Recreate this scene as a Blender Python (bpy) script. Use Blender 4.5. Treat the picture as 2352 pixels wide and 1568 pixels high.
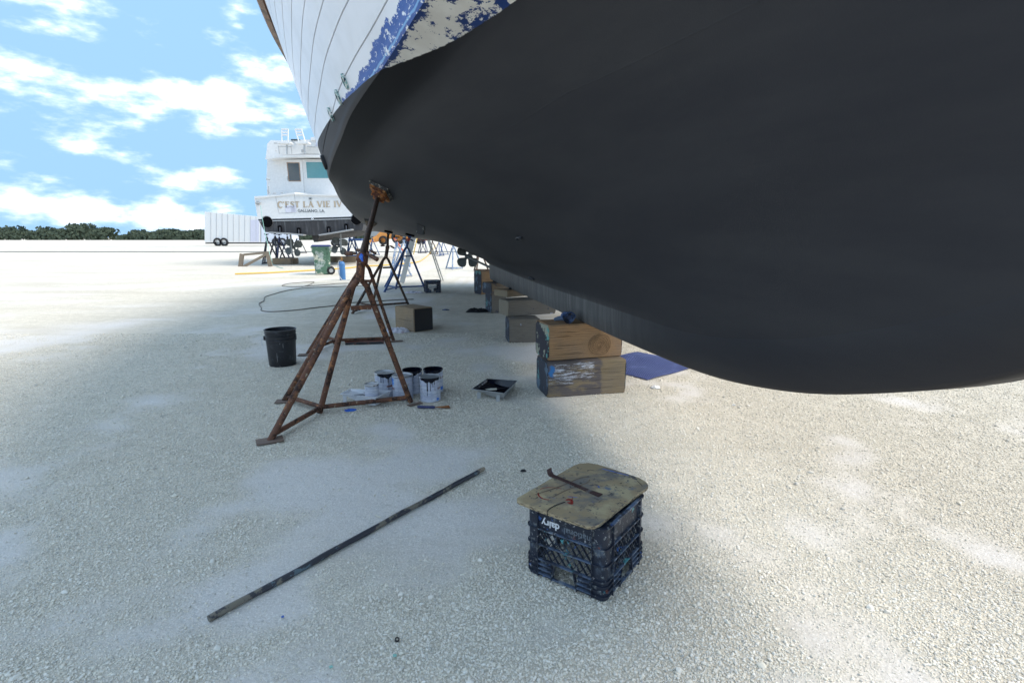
import bpy, bmesh, math, random
import numpy as np
from mathutils import Vector, Matrix, noise as mnoise
random.seed(7); rng = np.random.default_rng(11)
S = bpy.context.scene
for o in list(bpy.data.objects): bpy.data.objects.remove(o)
COL = S.collection
PI = math.pi

# ------------------------------------------------------------------ camera
F, YH, CH = 1230.0, 545.0, 1.30            # focal length and horizon in a 2352 x 1568 layout grid, camera height
TH = math.atan((784-YH)/F); CT, ST = math.cos(TH), math.sin(TH)
cam = bpy.data.cameras.new('camera'); co = bpy.data.objects.new('camera', cam); COL.objects.link(co)
co.location = (0, 0, CH); co.rotation_euler = (PI/2-TH, 0, 0)
cam.sensor_width = 36; cam.lens = 36*F/2352; cam.clip_start = .05; cam.clip_end = 3000
S.camera = co
# ------------------------------------------------------------------ world, sun, exposure
SUN_EL, SUN_AZ = math.radians(52), math.radians(100)     # azimuth from +Y (away) towards +X (right)
W = bpy.data.worlds.new("World"); S.world = W; W.use_nodes = True
nt = W.node_tree; nt.nodes.clear()
sky = nt.nodes.new('ShaderNodeTexSky'); sky.sky_type = 'NISHITA'; sky.sun_disc = False
sky.sun_elevation = SUN_EL; sky.sun_rotation = SUN_AZ; sky.air_density = 1.0; sky.dust_density = .15; sky.ozone_density = 2.2
tc = nt.nodes.new('ShaderNodeTexCoord'); mp = nt.nodes.new('ShaderNodeMapping'); mp.inputs['Scale'].default_value = (1, 1, 2.6); mp.inputs['Location'].default_value = (.62, .31, .47)
n1 = nt.nodes.new('ShaderNodeTexNoise'); n1.inputs['Scale'].default_value = 7.5; n1.inputs['Detail'].default_value = 9; n1.inputs['Roughness'].default_value = .55
mr = nt.nodes.new('ShaderNodeMapRange'); mr.interpolation_type = 'SMOOTHSTEP'; mr.inputs[1].default_value = .47; mr.inputs[2].default_value = .98; mr.inputs[4].default_value = .9
mx = nt.nodes.new('ShaderNodeMix'); mx.data_type = 'RGBA'; mx.inputs[7].default_value = (8.2, 7.5, 7.0, 1)
bg = nt.nodes.new('ShaderNodeBackground'); bg.inputs[1].default_value = .14
wo = nt.nodes.new('ShaderNodeOutputWorld'); L = nt.links.new
L(tc.outputs['Generated'], mp.inputs[0]); L(mp.outputs[0], n1.inputs[0]); L(n1.outputs[0], mr.inputs[0]); L(mr.outputs[0], mx.inputs[0])
ti = nt.nodes.new('ShaderNodeMix'); ti.data_type = 'RGBA'; ti.blend_type = 'DARKEN'; ti.inputs[0].default_value = 1; ti.inputs[7].default_value = (.47, .82, 1.25, 1)
L(sky.outputs[0], ti.inputs[6]); L(ti.outputs[2], mx.inputs[6]); L(mx.outputs[2], bg.inputs[0]); L(bg.outputs[0], wo.inputs[0])
sl = bpy.data.lights.new('sun', 'SUN'); sl.energy = .72; sl.angle = math.radians(30); sl.color = (1, .92, .82)
so = bpy.data.objects.new('sun', sl); COL.objects.link(so); so.location = (20, 0, 30)
sd = Vector((math.sin(SUN_AZ)*math.cos(SUN_EL), math.cos(SUN_AZ)*math.cos(SUN_EL), math.sin(SUN_EL)))
so.rotation_euler = sd.to_track_quat('Z', 'Y').to_euler()
S.view_settings.view_transform = 'Standard'; S.view_settings.look = 'None'; S.view_settings.gamma = 1
S.view_settings.use_curve_mapping = False; S.view_settings.exposure = 2.65
S.render.engine = 'CYCLES'

# ------------------------------------------------------------------ layout helpers
def ray(x, y):
    a = (x-1176)/F; b = -(y-784)/F
    return Vector((a, CT+ST*b, -ST+CT*b))
def G(x, y, z=0.0):                        # layout grid -> point on the level z
    r = ray(x, y); t = (z-CH)/r.z; return Vector((r.x*t, r.y*t, z))
def D(x, y, Y):                            # layout grid -> point at distance Y
    r = ray(x, y); t = Y/r.y; return Vector((r.x*t, Y, CH+r.z*t))

# ------------------------------------------------------------------ materials
def _n(nt, t, **k):
    n = nt.nodes.new(t)
    for a, b in k.items(): setattr(n, a, b)
    return n
def noise(nt, co_, scale, detail=4, rough=.6, stretch=(1,1,1), off=(0,0,0), dist=0):
    m = _n(nt, 'ShaderNodeMapping'); m.inputs['Scale'].default_value = stretch; m.inputs['Location'].default_value = off
    nt.links.new(co_, m.inputs[0])
    n = _n(nt, 'ShaderNodeTexNoise'); n.inputs['Scale'].default_value = scale; n.inputs['Detail'].default_value = detail
    n.inputs['Roughness'].default_value = rough; n.inputs['Distortion'].default_value = dist
    nt.links.new(m.outputs[0], n.inputs[0]); return n.outputs[0]
def rmp(nt, fac, lo, hi, a=0, b=1):
    m = _n(nt, 'ShaderNodeMapRange', interpolation_type='SMOOTHSTEP')
    for i, v in ((1, lo), (2, hi), (3, a), (4, b)): m.inputs[i].default_value = v
    nt.links.new(fac, m.inputs[0]); return m.outputs[0]
def mth(nt, op, a, b=None):
    m = _n(nt, 'ShaderNodeMath', operation=op)
    for i, v in enumerate((a, b)):
        if v is None: continue
        if hasattr(v, 'links'): nt.links.new(v, m.inputs[i])
        else: m.inputs[i].default_value = v
    return m.outputs[0]
def mixc(nt, fac, a, b):
    m = _n(nt, 'ShaderNodeMix', data_type='RGBA')
    if hasattr(fac, 'links'): nt.links.new(fac, m.inputs[0])
    else: m.inputs[0].default_value = fac
    for i, v in ((6, a), (7, b)):
        if hasattr(v, 'links'): nt.links.new(v, m.inputs[i])
        else: m.inputs[i].default_value = (v[0], v[1], v[2], 1)
    return m.outputs[2]
def base(name):
    m = bpy.data.materials.new(name); m.use_nodes = True; nt = m.node_tree
    return m, nt, nt.nodes['Principled BSDF'], _n(nt, 'ShaderNodeTexCoord')
def M(name, col, rough=.6, metal=0, layers=(), bump=None, spec=.5, coord='Object', rvar=0):
    m, nt, b, tc = base(name); c_ = tc.outputs[coord]; cur = col
    off = 0
    cur = mixc(nt, noise(nt, c_, 9, 5), tuple(v*.82 for v in col), tuple(min(1, v*1.12) for v in col))
    for l in layers:
        c2, sc, lo, hi = l[:4]; st = l[4] if len(l) > 4 else (1,1,1); off += 3.7
        f = rmp(nt, noise(nt, c_, sc, 6, .65, st, (off, off*.7, off*.3)), .5+(lo-.5)*.66, .5+(hi-.5)*.66+.003)
        cur = mixc(nt, f, cur, c2)
    if hasattr(cur, 'links'): nt.links.new(cur, b.inputs['Base Color'])
    b.inputs['Roughness'].default_value = rough; b.inputs['Metallic'].default_value = metal
    b.inputs['Specular IOR Level'].default_value = spec
    if rvar: nt.links.new(rmp(nt, noise(nt, c_, 14, 5), .3, .7, rough-rvar, rough+rvar), b.inputs['Roughness'])
    if bump:
        bn = _n(nt, 'ShaderNodeBump'); bn.inputs['Distance'].default_value = bump[1]; bn.inputs['Strength'].default_value = 1
        st = bump[2] if len(bump) > 2 else (1,1,1)
        nt.links.new(noise(nt, c_, bump[0], 5, .6, st), bn.inputs['Height']); nt.links.new(bn.outputs[0], b.inputs['Normal'])
    return m
def wood(name, c1, c2, sc=1, layers=(), axis='X', rough=.75):
    m, nt, b, tc = base(name); c_ = tc.outputs['Object']
    dn = noise(nt, c_, 3, 3, .5, (1, 2, 2)) 
    w = _n(nt, 'ShaderNodeTexWave', wave_type='RINGS', rings_direction=axis)
    w.inputs['Scale'].default_value = 17*sc; w.inputs['Distortion'].default_value = 4; w.inputs['Detail'].default_value = 3; w.inputs['Detail Scale'].default_value = 1.2
    mp = _n(nt, 'ShaderNodeMapping'); mp.inputs['Scale'].default_value = {'X': (.25,1,1), 'Z': (1,1,.25), 'Y': (1,.25,1)}[axis]; mp.inputs['Location'].default_value = (.1, .23, .31)
    nt.links.new(c_, mp.inputs[0]); nt.links.new(mp.outputs[0], w.inputs[0])
    cur = mixc(nt, w.outputs[1], c1, c2)
    st = {'X': (1.5,22,22), 'Z': (22,22,1.5), 'Y': (22,1.5,22)}[axis]
    gr = noise(nt, c_, 5*sc, 6, .7, st)
    cur = mixc(nt, rmp(nt, gr, .45, .75, 0, .7), cur, tuple(v*.4 for v in c1))
    cur = mixc(nt, rmp(nt, noise(nt, c_, 3.3, 4), .35, .75, 0, .5), cur, (.16,.14,.12))
    off = 1.3
    for l in layers:
        c2_, s2, lo, hi = l[:4]; st2 = l[4] if len(l) > 4 else (1,1,1); off += 2.1
        cur = mixc(nt, rmp(nt, noise(nt, c_, s2, 7, .7, st2, (off, off*2, off*.4)), lo, hi), cur, c2_)
    nt.links.new(cur, b.inputs['Base Color']); b.inputs['Roughness'].default_value = rough
    bn = _n(nt, 'ShaderNodeBump'); bn.inputs['Distance'].default_value = .004; bn.inputs['Strength'].default_value = .9
    nt.links.new(gr, bn.inputs['Height']); nt.links.new(bn.outputs[0], b.inputs['Normal'])
    return m
RUST_L = [((.035,.018,.014), 11, .48, .62), ((.34,.15,.065), 23, .56, .70), ((.16,.075,.04), 60, .52, .66), ((.42,.36,.26), 34, .70, .73)]
rust = M('rusted_steel', (.15,.068,.043), .78, .25, RUST_L, (70, .0015))
rust2 = M('brown_rusted_steel', (.11,.07,.048), .75, .2, [((.03,.02,.018), 13, .45, .6), ((.15,.08,.04), 30, .58, .7), ((.2,.33,.36), 9, .68, .72)], (70, .0015))
handle_m = M('brown_handle', (.13,.06,.035), .7, 0, [((.05,.03,.02), 20, .5, .6)])
rustor = M('orange_rust', (.33,.12,.03), .8, .1, [((.10,.035,.02), 16, .5, .62), ((.5,.27,.1), 25, .6, .7)], (60, .002))
thread = M('greasy_thread', (.085,.055,.042), .55, .5, [((.14,.08,.05), 20, .5, .7)])
bluest = M('blue_painted_steel', (.02,.065,.19), .45, 0, [((.07,.05,.05), 18, .6, .68), ((.05,.12,.3), 7, .5, .7)])
ltblue = M('pale_blue_painted_steel', (.16,.26,.42), .5, 0, [((.5,.5,.5), 12, .52, .6), ((.16,.10,.08), 20, .6, .66)])
darkst = M('dark_grey_steel', (.06,.065,.08), .6, .2, [((.10,.06,.04), 12, .55, .66)])
navyst = M('navy_painted_steel', (.03,.04,.12), .5, 0, [((.06,.04,.03), 15, .58, .66)])
topw = 1
hull_white = M('white_topside_paint', (.74,.75,.78), .22, 0, [((.66,.66,.67), 3, .5, .8), ((.60,.58,.54), 1.5, .62, .8, (1,1,3))], spec=.5)
seam_m = M('grey_seam', (.30,.30,.33), .7)
capwood = M('varnished_rail', (.22,.12,.07), .4, 0, [((.09,.05,.03), 8, .5, .6)])
black_pl = M('black_plastic', (.012,.013,.017), .42, 0, [((.05,.055,.065), 20, .55, .8)])
blade_m = M('grey_propeller_paint', (.11,.125,.12), .6, 0, [((.06,.07,.07), 6, .5, .7)])
chrome = M('worn_bronze', (.25,.42,.40), .4, .4, [((.7,.7,.66), 50, .5, .56), ((.03,.05,.07), 40, .58, .64)])
blackm = M('flat_black', (.004,.004,.005), .8, spec=.05)  # matt black; as exhaust disc, the shade of the open pipe put into colour
wet_black = M('wet_black_paint', (.004,.005,.012), .12, 0, (), (18, .004))
ply = M('weathered_plywood', (.34,.255,.145), .75, 0, [((.17,.155,.135), 5, .42, .72, (1,2,1)), ((.42,.34,.20), 6, .5, .7), ((.10,.09,.085), 15, .62, .70), ((.13,.16,.20), 6, .62, .75), ((.05,.05,.06), 42, .69, .72), ((.04,.09,.3), 21, .74, .76)], (40, .0015, (1, 5, 1)))
plyedge = M('plywood_edge', (.42,.33,.2), .8, 0, [((.12,.09,.06), 60, .5, .6, (1,1,4))])
crate_m = M('paint_spattered_black_plastic', (.014,.019,.034), .5, 0, [((.10,.13,.17), 16, .56, .82), ((.15,.16,.16), 48, .63, .68), ((.10,.32,.34), 13, .735, .75), ((.05,.12,.33), 19, .72, .74), ((.45,.45,.45), 70, .72, .74), ((.2,.06,.04), 22, .745, .76)], (60, .0003))
ledge_m = M('worn_black_plastic', (.085,.12,.185), .5, 0, [((.03,.035,.05), 12, .45, .6), ((.20,.23,.27), 22, .55, .75), ((.10,.34,.36), 13, .70, .73), ((.5,.5,.5), 60, .69, .73)])
white_m = M('white_gelcoat', (.76,.76,.75), .35, 0, [((.72,.71,.69), .7, .45, .9)])
glass_t = M('teal_tinted_glass', (.10,.28,.30), .05, 0, (), spec=.8)
glass_d = M('dark_glass', (.03,.05,.055), .05, 0, (), spec=.8)
bprimer = M('old_black_bottom_paint', (.028,.027,.03), .55, 0, [((.055,.055,.06), 3, .42, .8, (3,3,.4)), ((.17,.175,.18), 2.2, .62, .80, (4,4,.2))])
bstripe = M('black_stripe_paint', (.03,.035,.04), .4, 0, [((.4,.4,.4), 30, .7, .72)])
tanp = M('gold_leaf_letter', (.60,.48,.33), .5)
letgrey = M('grey_letter', (.16,.17,.18), .5)
letwhite = M('white_letter', (.75,.76,.78), .6)
letfaint = M('faint_letter', (.16,.19,.22), .6)
can_m = M('printed_can_label', (.60,.62,.68), .35, 0, [((.40,.43,.52), 26, .5, .54, (.4,.4,6)), ((.48,.50,.60), 14, .52, .56, (.3,.3,5))])
tin = M('tin_rim', (.55,.55,.55), .3, .9, [((.02,.02,.02), 20, .6, .66)])
tinlid = M('spattered_tin_lid', (.60,.61,.63), .35, .5, [((.35,.36,.37), 12, .5, .7)])
cream_scr = M('cream_paper', (.7,.66,.55), .8)
redlab = M('maroon_label_band', (.22,.07,.06), .5)
bluelab = M('blue_label', (.02,.16,.6), .4, 0, [((.35,.6,.8), 14, .5, .6)])
wire = M('steel_wire', (.5,.5,.52), .35, .9)
white_pl = M('white_tray_plastic', (.68,.69,.72), .4, 0, [((.5,.45,.25), 22, .70, .73), ((.2,.2,.22), 30, .69, .72)])
grey_paint = M('grey_bottom_paint', (.16,.17,.185), .4, 0, [((.6,.6,.62), 40, .72, .74)])
blue_tape = M('blue_masking_tape', (.015,.12,.62), .6, 0, [((.05,.2,.7), 14, .5, .6)])
rag_m = M('white_rag_cloth', (.66,.64,.70), .9, 0, [((.45,.35,.38), 14, .6, .68), ((.35,.36,.42), 8, .6, .7)])
denim = M('blue_glove_rubber', (.03,.07,.18), .6, 0, [((.10,.16,.3), 20, .5, .6), ((.01,.015,.03), 14, .55, .62)])
blackrag = M('black_rubber_glove', (.012,.012,.014), .5)
green_bin = M('faded_green_plastic', (.08,.17,.115), .5, 0, [((.36,.42,.40), 3.2, .52, .62), ((.55,.55,.45), 2.6, .60, .66), ((.02,.06,.04), 4, .62, .7, (3,3,.5))])
navy_pl = M('navy_lid_plastic', (.02,.03,.12), .35)
cyl_m = M('blue_cylinder_paint', (.06,.19,.42), .45)
brass = M('brass', (.45,.25,.10), .4, .6)
hose_m = M('brown_hose_rubber', (.20,.18,.145), .7)
hose_y = M('yellow_hose_rubber', (.72,.45,.08), .5)
hose_w = M('white_hose_rubber', (.62,.62,.60), .5)
rope_g = M('pale_green_rope', (.30,.55,.48), .8)
orange_m = M('orange_machine_paint', (.78,.32,.07), .5, 0, [((.5,.2,.06), 3, .55, .7)])
tyre = M('tyre_rubber', (.02,.02,.022), .8)
redst = M('red_painted_steel', (.35,.05,.03), .6)
redbrown = M('red_brown_paint', (.22,.07,.05), .65)
alu = M('dull_aluminium', (.46,.47,.47), .45, .5)
yellowfg = M('yellow_fibreglass', (.78,.55,.09), .5)
pole_m = M('taped_wooden_pole', (.035,.036,.045), .55, 0, [((.17,.15,.115), 7, .50, .56, (1,1,1)), ((.10,.14,.16), 11, .62, .66)], (40, .002))
pole_end = M('bare_pole_wood', (.30,.24,.17), .7, 0, [((.1,.08,.06), 16, .6, .66)])
mat_m = M('blue_rubber_matting', (.05,.065,.20), .55, 0, [((.09,.11,.28), 5, .5, .8)])
pry_m = M('rusty_bar_steel', (.09,.05,.045), .6, .4, [((.03,.06,.28), 13, .55, .60), ((.22,.2,.19), 9, .62, .7)])
red_mark = M('red_paint_mark', (.28,.03,.02), .5); blk_mark = M('black_cord', (.015,.012,.012), .5); blue_mark = M('blue_paint_mark', (.08,.16,.45), .5)
timber = wood('bare_timber', (.39,.23,.11), (.29,.165,.075), 1, [((.5,.48,.44), 20, .74, .76)])
timber_w = wood('weathered_timber', (.24,.17,.10), (.16,.12,.08), 1, [((.07,.065,.075), 3, .50, .58, (1,1,2)), ((.45,.47,.5), 9, .645, .67, (1,1,5)), ((.03,.17,.5), 2.2, .70, .72)])
timber_g = wood('grey_timber', (.22,.185,.14), (.14,.12,.095), 1.2, [((.38,.41,.5), 7, .63, .66), ((.05,.05,.08), 5, .66, .69)])
timber_t = wood('tan_timber', (.36,.26,.15), (.28,.19,.11), 1.2, [((.05,.18,.26), 6, .69, .72)])
endpaint = M('dark_end_paint', (.03,.035,.05), .7, 0, [((.10,.15,.2), 8, .55, .65), ((.12,.3,.28), 5, .66, .72)], (30, .002))
endblack = M('black_end_paint', (.008,.008,.009), .6)
redboard = wood('red_board_wood', (.25,.07,.045), (.2,.05,.035), 2)
post_m = wood('sawhorse_timber', (.30,.24,.17), (.22,.17,.12), 2)
foliage = M('foliage', (.075,.10,.065), .8, 0, [((.035,.055,.03), 6, .45, .6)])  # paler green with distance haze put into the colour

def front_mask(nt, c_, x0, x1, z0, z1, soft=.03):
    sp = _n(nt, 'ShaderNodeSeparateXYZ'); nt.links.new(c_, sp.inputs[0]); nz_ = noise(nt, c_, 11, 6, .7)
    xx = mth(nt, 'ADD', sp.outputs[0], mth(nt, 'MULTIPLY', mth(nt, 'SUBTRACT', nz_, .5), .12)); zz = mth(nt, 'ADD', sp.outputs[2], mth(nt, 'MULTIPLY', mth(nt, 'SUBTRACT', nz_, .5), .08))
    a = mth(nt, 'MULTIPLY', rmp(nt, xx, x0, x0+soft), rmp(nt, xx, x1-soft, x1, 1, 0)); b = mth(nt, 'MULTIPLY', rmp(nt, zz, z0, z0+soft), rmp(nt, zz, z1-soft, z1, 1, 0)); return mth(nt, 'MULTIPLY', a, b)
def recolor(m, fn):
    nt = m.node_tree; b = nt.nodes['Principled BSDF']; cur = b.inputs['Base Color'].links[0].from_socket; tc = _n(nt, 'ShaderNodeTexCoord')
    nt.links.new(fn(nt, tc.outputs['Object'], cur), b.inputs['Base Color']); return m
def paint1(nt, c_, cur):
    cur = mixc(nt, mth(nt, 'MULTIPLY', front_mask(nt, c_, -.40, .14, -.05, .40, .03), rmp(nt, noise(nt, c_, 4, 5, .7, (1,1,3)), .36, .52, 0, .85)), cur, (.085,.075,.082))
    st = rmp(nt, noise(nt, c_, 26, 8, .8, (.35,1,3.5)), .50, .56)
    cur = mixc(nt, mth(nt, 'MULTIPLY', front_mask(nt, c_, -.30, .06, .15, .29, .02), st), cur, (.62,.64,.70))
    st = rmp(nt, noise(nt, c_, 20, 8, .8, (.25,1,5), (4,0,0)), .55, .60)
    cur = mixc(nt, mth(nt, 'MULTIPLY', front_mask(nt, c_, -.36, -.10, .10, .19, .02), st), cur, (.66,.70,.76))
    st = rmp(nt, noise(nt, c_, 18, 6, .7, (1,1,2), (1,3,0)), .40, .45)
    return mixc(nt, mth(nt, 'MULTIPLY', front_mask(nt, c_, -.345, -.28, .165, .275, .02), st), cur, (.03,.17,.42))
def paint2(nt, c_, cur):
    mp = _n(nt, 'ShaderNodeMapping'); mp.inputs['Location'].default_value = (-.12, 0, -.10); mp.inputs['Scale'].default_value = (1, .0, 1.12); nt.links.new(c_, mp.inputs[0])
    ln = _n(nt, 'ShaderNodeVectorMath', operation='LENGTH'); nt.links.new(mp.outputs[0], ln.inputs[0]); d = ln.outputs['Value']
    d2 = mth(nt, 'ADD', d, mth(nt, 'MULTIPLY', mth(nt, 'SUBTRACT', noise(nt, c_, 6, 4), .5), .045))
    ring = mth(nt, 'SINE', mth(nt, 'MULTIPLY', d2, 560)); m_ = rmp(nt, d2, .09, .19, 1, 0)
    k_ = mixc(nt, rmp(nt, ring, -.6, .9), (.26,.15,.07), (.35,.21,.10)); cur = mixc(nt, m_, cur, k_)
    return mixc(nt, rmp(nt, d2, .0, .035, .6, 0), cur, (.16,.08,.03))
timber_knot = recolor(timber, paint2); timber_paint = recolor(wood('painted_old_timber', (.28,.20,.10), (.19,.145,.085), 1), paint1)

# hull paint: bottom (with flaking blue over cream above the waterline), chine strip, antifouling
WL = 2.35
def hull_mat(name, topside):
    m, nt, b, tc = base(name)
    geo = _n(nt, 'ShaderNodeNewGeometry'); sp = _n(nt, 'ShaderNodeSeparateXYZ'); nt.links.new(geo.outputs['Position'], sp.inputs[0])
    P = geo.outputs['Position']; z = sp.outputs[2]
    at = _n(nt, 'ShaderNodeAttribute', attribute_name='girth')        # metres from the chine edge along the section
    g = at.outputs['Fac']
    grey = mixc(nt, rmp(nt, noise(nt, P, 1.3, 4, .6, (.6, .6, 3)), .3, .75), (.0225,.0225,.0265), (.034,.0335,.036))
    grey = mixc(nt, rmp(nt, noise(nt, P, 6, 5, .7, (1, 1, 14)), .5, .8, 0, .35), grey, (.032,.0315,.031))
    fr = _n(nt, 'ShaderNodeAttribute', attribute_name='chine_dark'); dr_ = _n(nt, 'ShaderNodeAttribute', attribute_name='dry')  # 'dry' masks the light painted on the keel side
    grey = mixc(nt, mth(nt, 'MULTIPLY', fr.outputs['Fac'], .88), grey, (.0022,.0022,.0032))  # darker grey in the band below the chine
    keel_litc = mixc(nt, rmp(nt, noise(nt, P, 4, 5, .7, (4, 4, .35)), .35, .7), (.085,.085,.083), (.15,.147,.14))  # light on the keel side painted as a paler, streaked grey
    grey = mixc(nt, dr_.outputs['Fac'], grey, keel_litc)
    if topside:
        cream = mixc(nt, rmp(nt, noise(nt, P, 2.5, 3), .4, .7), (.78,.785,.81), (.72,.72,.735))
        # blue boot stripe left along the chine, with a ragged flaking upper edge
        n2 = noise(nt, P, 11, 10, .78); n3 = noise(nt, P, 15, 9, .75, (1,1,2.2)); n4 = noise(nt, P, 2.6, 3, .5, (1,1,1), (2.2,0,0))
        thr = mth(nt, 'ADD', g, mth(nt, 'MULTIPLY', mth(nt, 'SUBTRACT', n2, .5), -.16))
        thr = mth(nt, 'ADD', thr, mth(nt, 'MULTIPLY', mth(nt, 'SUBTRACT', n4, .5), -.22))
        f = rmp(nt, thr, .106, .110, 1, 0)
        fl = rmp(nt, n3, .575, .580, 1, 0)
        x_ = rmp(nt, noise(nt, P, 3.1, 4), .46, .50)
        blue = mixc(nt, noise(nt, P, 6, 5), (.006,.045,.24), (.02,.10,.38))
        hl = rmp(nt, mth(nt, 'ABSOLUTE', mth(nt, 'SUBTRACT', mth(nt, 'ADD', g, mth(nt, 'MULTIPLY', mth(nt, 'SUBTRACT', noise(nt, P, 14, 6), .5), .02)), .022)), .002, .010, .75, 0)  # highlight on the rounded chine edge painted into the blue
        blue = mixc(nt, hl, blue, (.25,.50,.80))
        cur = mixc(nt, mth(nt, 'MULTIPLY', f, fl), cream, blue)
    else:
        cream = mixc(nt, rmp(nt, noise(nt, P, 4, 4), .4, .7), (.64,.61,.56), (.74,.72,.67))
        n2 = noise(nt, P, 8, 10, .74, (1.2, 1.2, 4), (3, 1, 7))
        near = rmp(nt, g, .0, .06, .14, 0)                       # more blue left near the chine
        mid = rmp(nt, mth(nt, 'ABSOLUTE', mth(nt, 'SUBTRACT', g, .26)), .0, .12, .10, 0)
        v = mth(nt, 'ADD', mth(nt, 'ADD', n2, near), mid)
        f = rmp(nt, v, .575, .582)
        blue = mixc(nt, noise(nt, P, 5, 4), (.008,.022,.10), (.02,.055,.20))
        cur = mixc(nt, f, cream, blue)
    edge = mth(nt, 'ADD', z, mth(nt, 'MULTIPLY', mth(nt, 'SUBTRACT', noise(nt, P, 30, 3), .5), .006))
    dark = rmp(nt, edge, WL-.0015, WL+.0015, 1, 0)
    cur = mixc(nt, dark, cur, grey)
    nt.links.new(cur, b.inputs['Base Color'])
    nt.links.new(mixc(nt, dark, (.3,.3,.3), (.62,.62,.62)), b.inputs['Roughness'])
    b.inputs['Specular IOR Level'].default_value = .22
    bn = _n(nt, 'ShaderNodeBump'); bn.inputs['Distance'].default_value = .0012; bn.inputs['Strength'].default_value = .5
    nt.links.new(noise(nt, P, 160, 3, .5), bn.inputs['Height']); nt.links.new(bn.outputs[0], b.inputs['Normal'])
    return m
hull_bot = keel_m = hull_mat('hull_bottom_paint', False); hull_low = hull_mat('hull_side_paint', True)
keel_mx = M('keel_pale_grey', (.085,.085,.084), .7, 0, [((.13,.13,.127), 5, .48, .7, (4,4,.35)), ((.05,.05,.052), 3, .5, .75)], (60, .0012), coord='Object')  # pale keel grey, light on its vertical side put into colour

# ------------------------------------------------------------------ mesh helpers
class B:
    def __init__(s): s.v = []; s.f = []; s.mi = []
    def add(s, vs, fs, mi=0):
        o = len(s.v); s.v += [tuple(v) for v in vs]; s.f += [tuple(i+o for i in f) for f in fs]; s.mi += [mi]*len(fs); return s
    def box(s, c, size, R=None, bev=0, mi=0):
        x, y, z = (q/2 for q in size)
        if bev:
            bm = bmesh.new(); bmesh.ops.create_cube(bm, size=1)
            for v in bm.verts: v.co = Vector((v.co.x*2*x, v.co.y*2*y, v.co.z*2*z))
            bmesh.ops.bevel(bm, geom=bm.edges[:], offset=bev, segments=2, affect='EDGES')
            bm.verts.index_update(); vs = [v.co.copy() for v in bm.verts]; fs = [[v.index for v in f.verts] for f in bm.faces]; bm.free()
        else:
            vs = [Vector((a*x, b*y, c_*z)) for a in (-1,1) for b in (-1,1) for c_ in (-1,1)]
            fs = [(0,1,3,2),(4,6,7,5),(0,4,5,1),(2,3,7,6),(0,2,6,4),(1,5,7,3)]
        c = Vector(c)
        return s.add([((R @ v) if R is not None else v)+c for v in vs], fs, mi)
    def beam(s, a, b, w, h, up=(0,0,1), bev=0, mi=0):
        a, b = Vector(a), Vector(b); d = (b-a); l = d.length; d.normalize(); up = Vector(up)
        sx = d.cross(up)
        if sx.length < 1e-4: sx = d.cross(Vector((0,1,0)))
        sx.normalize(); u2 = sx.cross(d)
        R = Matrix((d, sx, u2)).transposed()
        return s.box((a+b)/2, (l, w, h), R, bev, mi)
    def tube(s, pts, r, n=8, cap=True, mi=0):
        pts = [Vector(p) for p in pts]; m = len(pts); rs = r if hasattr(r, '__len__') else [r]*m
        rings = []; prev = None
        for i, p in enumerate(pts):
            t = (pts[min(i+1, m-1)]-pts[max(i-1, 0)]).normalized()
            if prev is None: a = t.orthogonal().normalized()
            else:
                a = prev - t*prev.dot(t); a.normalize()
            prev = a; b = t.cross(a)
            rings.append([p+(a*math.cos(2*PI*k/n)+b*math.sin(2*PI*k/n))*rs[i] for k in range(n)])
        vs = [v for q in rings for v in q]
        fs = [(i*n+k, i*n+(k+1) % n, (i+1)*n+(k+1) % n, (i+1)*n+k) for i in range(m-1) for k in range(n)]
        if cap: fs += [tuple(range(n-1, -1, -1)), tuple((m-1)*n+k for k in range(n))]
        return s.add(vs, fs, mi)
    def lathe(s, prof, n=32, c=(0,0,0), R=None, mi=0, cap=(False, False)):
        c = Vector(c); vs = []
        for r, z in prof:
            for k in range(n):
                v = Vector((r*math.cos(2*PI*k/n), r*math.sin(2*PI*k/n), z)); vs.append(((R @ v) if R is not None else v)+c)
        m = len(prof)
        fs = [(i*n+k, i*n+(k+1) % n, (i+1)*n+(k+1) % n, (i+1)*n+k) for i in range(m-1) for k in range(n)]
        if cap[0]: fs.append(tuple(range(n-1, -1, -1)))
        if cap[1]: fs.append(tuple((m-1)*n+k for k in range(n)))
        return s.add(vs, fs, mi)
    def prism(s, poly, thick, R=None, c=(0,0,0), mi=0):       # polygon in local XY, extruded to +Z
        n = len(poly); c = Vector(c)
        vs = [Vector((x, y, 0)) for x, y in poly]+[Vector((x, y, thick)) for x, y in poly]
        vs = [((R @ v) if R is not None else v)+c for v in vs]
        fs = [tuple(range(n-1, -1, -1)), tuple(range(n, 2*n))]+[(i, (i+1) % n, n+(i+1) % n, n+i) for i in range(n)]
        return s.add(vs, fs, mi)
    def grid(s, P, mi=0):                                      # P[i][j] rows of points
        m, n = len(P), len(P[0])
        return s.add([p for r_ in P for p in r_], [(i*n+j, i*n+j+1, (i+1)*n+j+1, (i+1)*n+j) for i in range(m-1) for j in range(n-1)], mi)
    def obj(s, name, mat, parent=None, smooth=35, origin=None):
        me = bpy.data.meshes.new(name)
        vs = s.v
        if origin is not None: vs = [tuple(Vector(v)-Vector(origin)) for v in vs]
        me.from_pydata(vs, [], s.f)
        for m in (mat if isinstance(mat, (list, tuple)) else [mat]): me.materials.append(m)
        if isinstance(mat, (list, tuple)): me.polygons.foreach_set('material_index', s.mi)
        me.update()
        if smooth:
            me.shade_smooth()
            if smooth < 180: me.set_sharp_from_angle(angle=math.radians(smooth))
        o = bpy.data.objects.new(name, me); COL.objects.link(o)
        if origin is not None: o.location = origin
        if parent is not None: o.parent = parent
        return o
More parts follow.
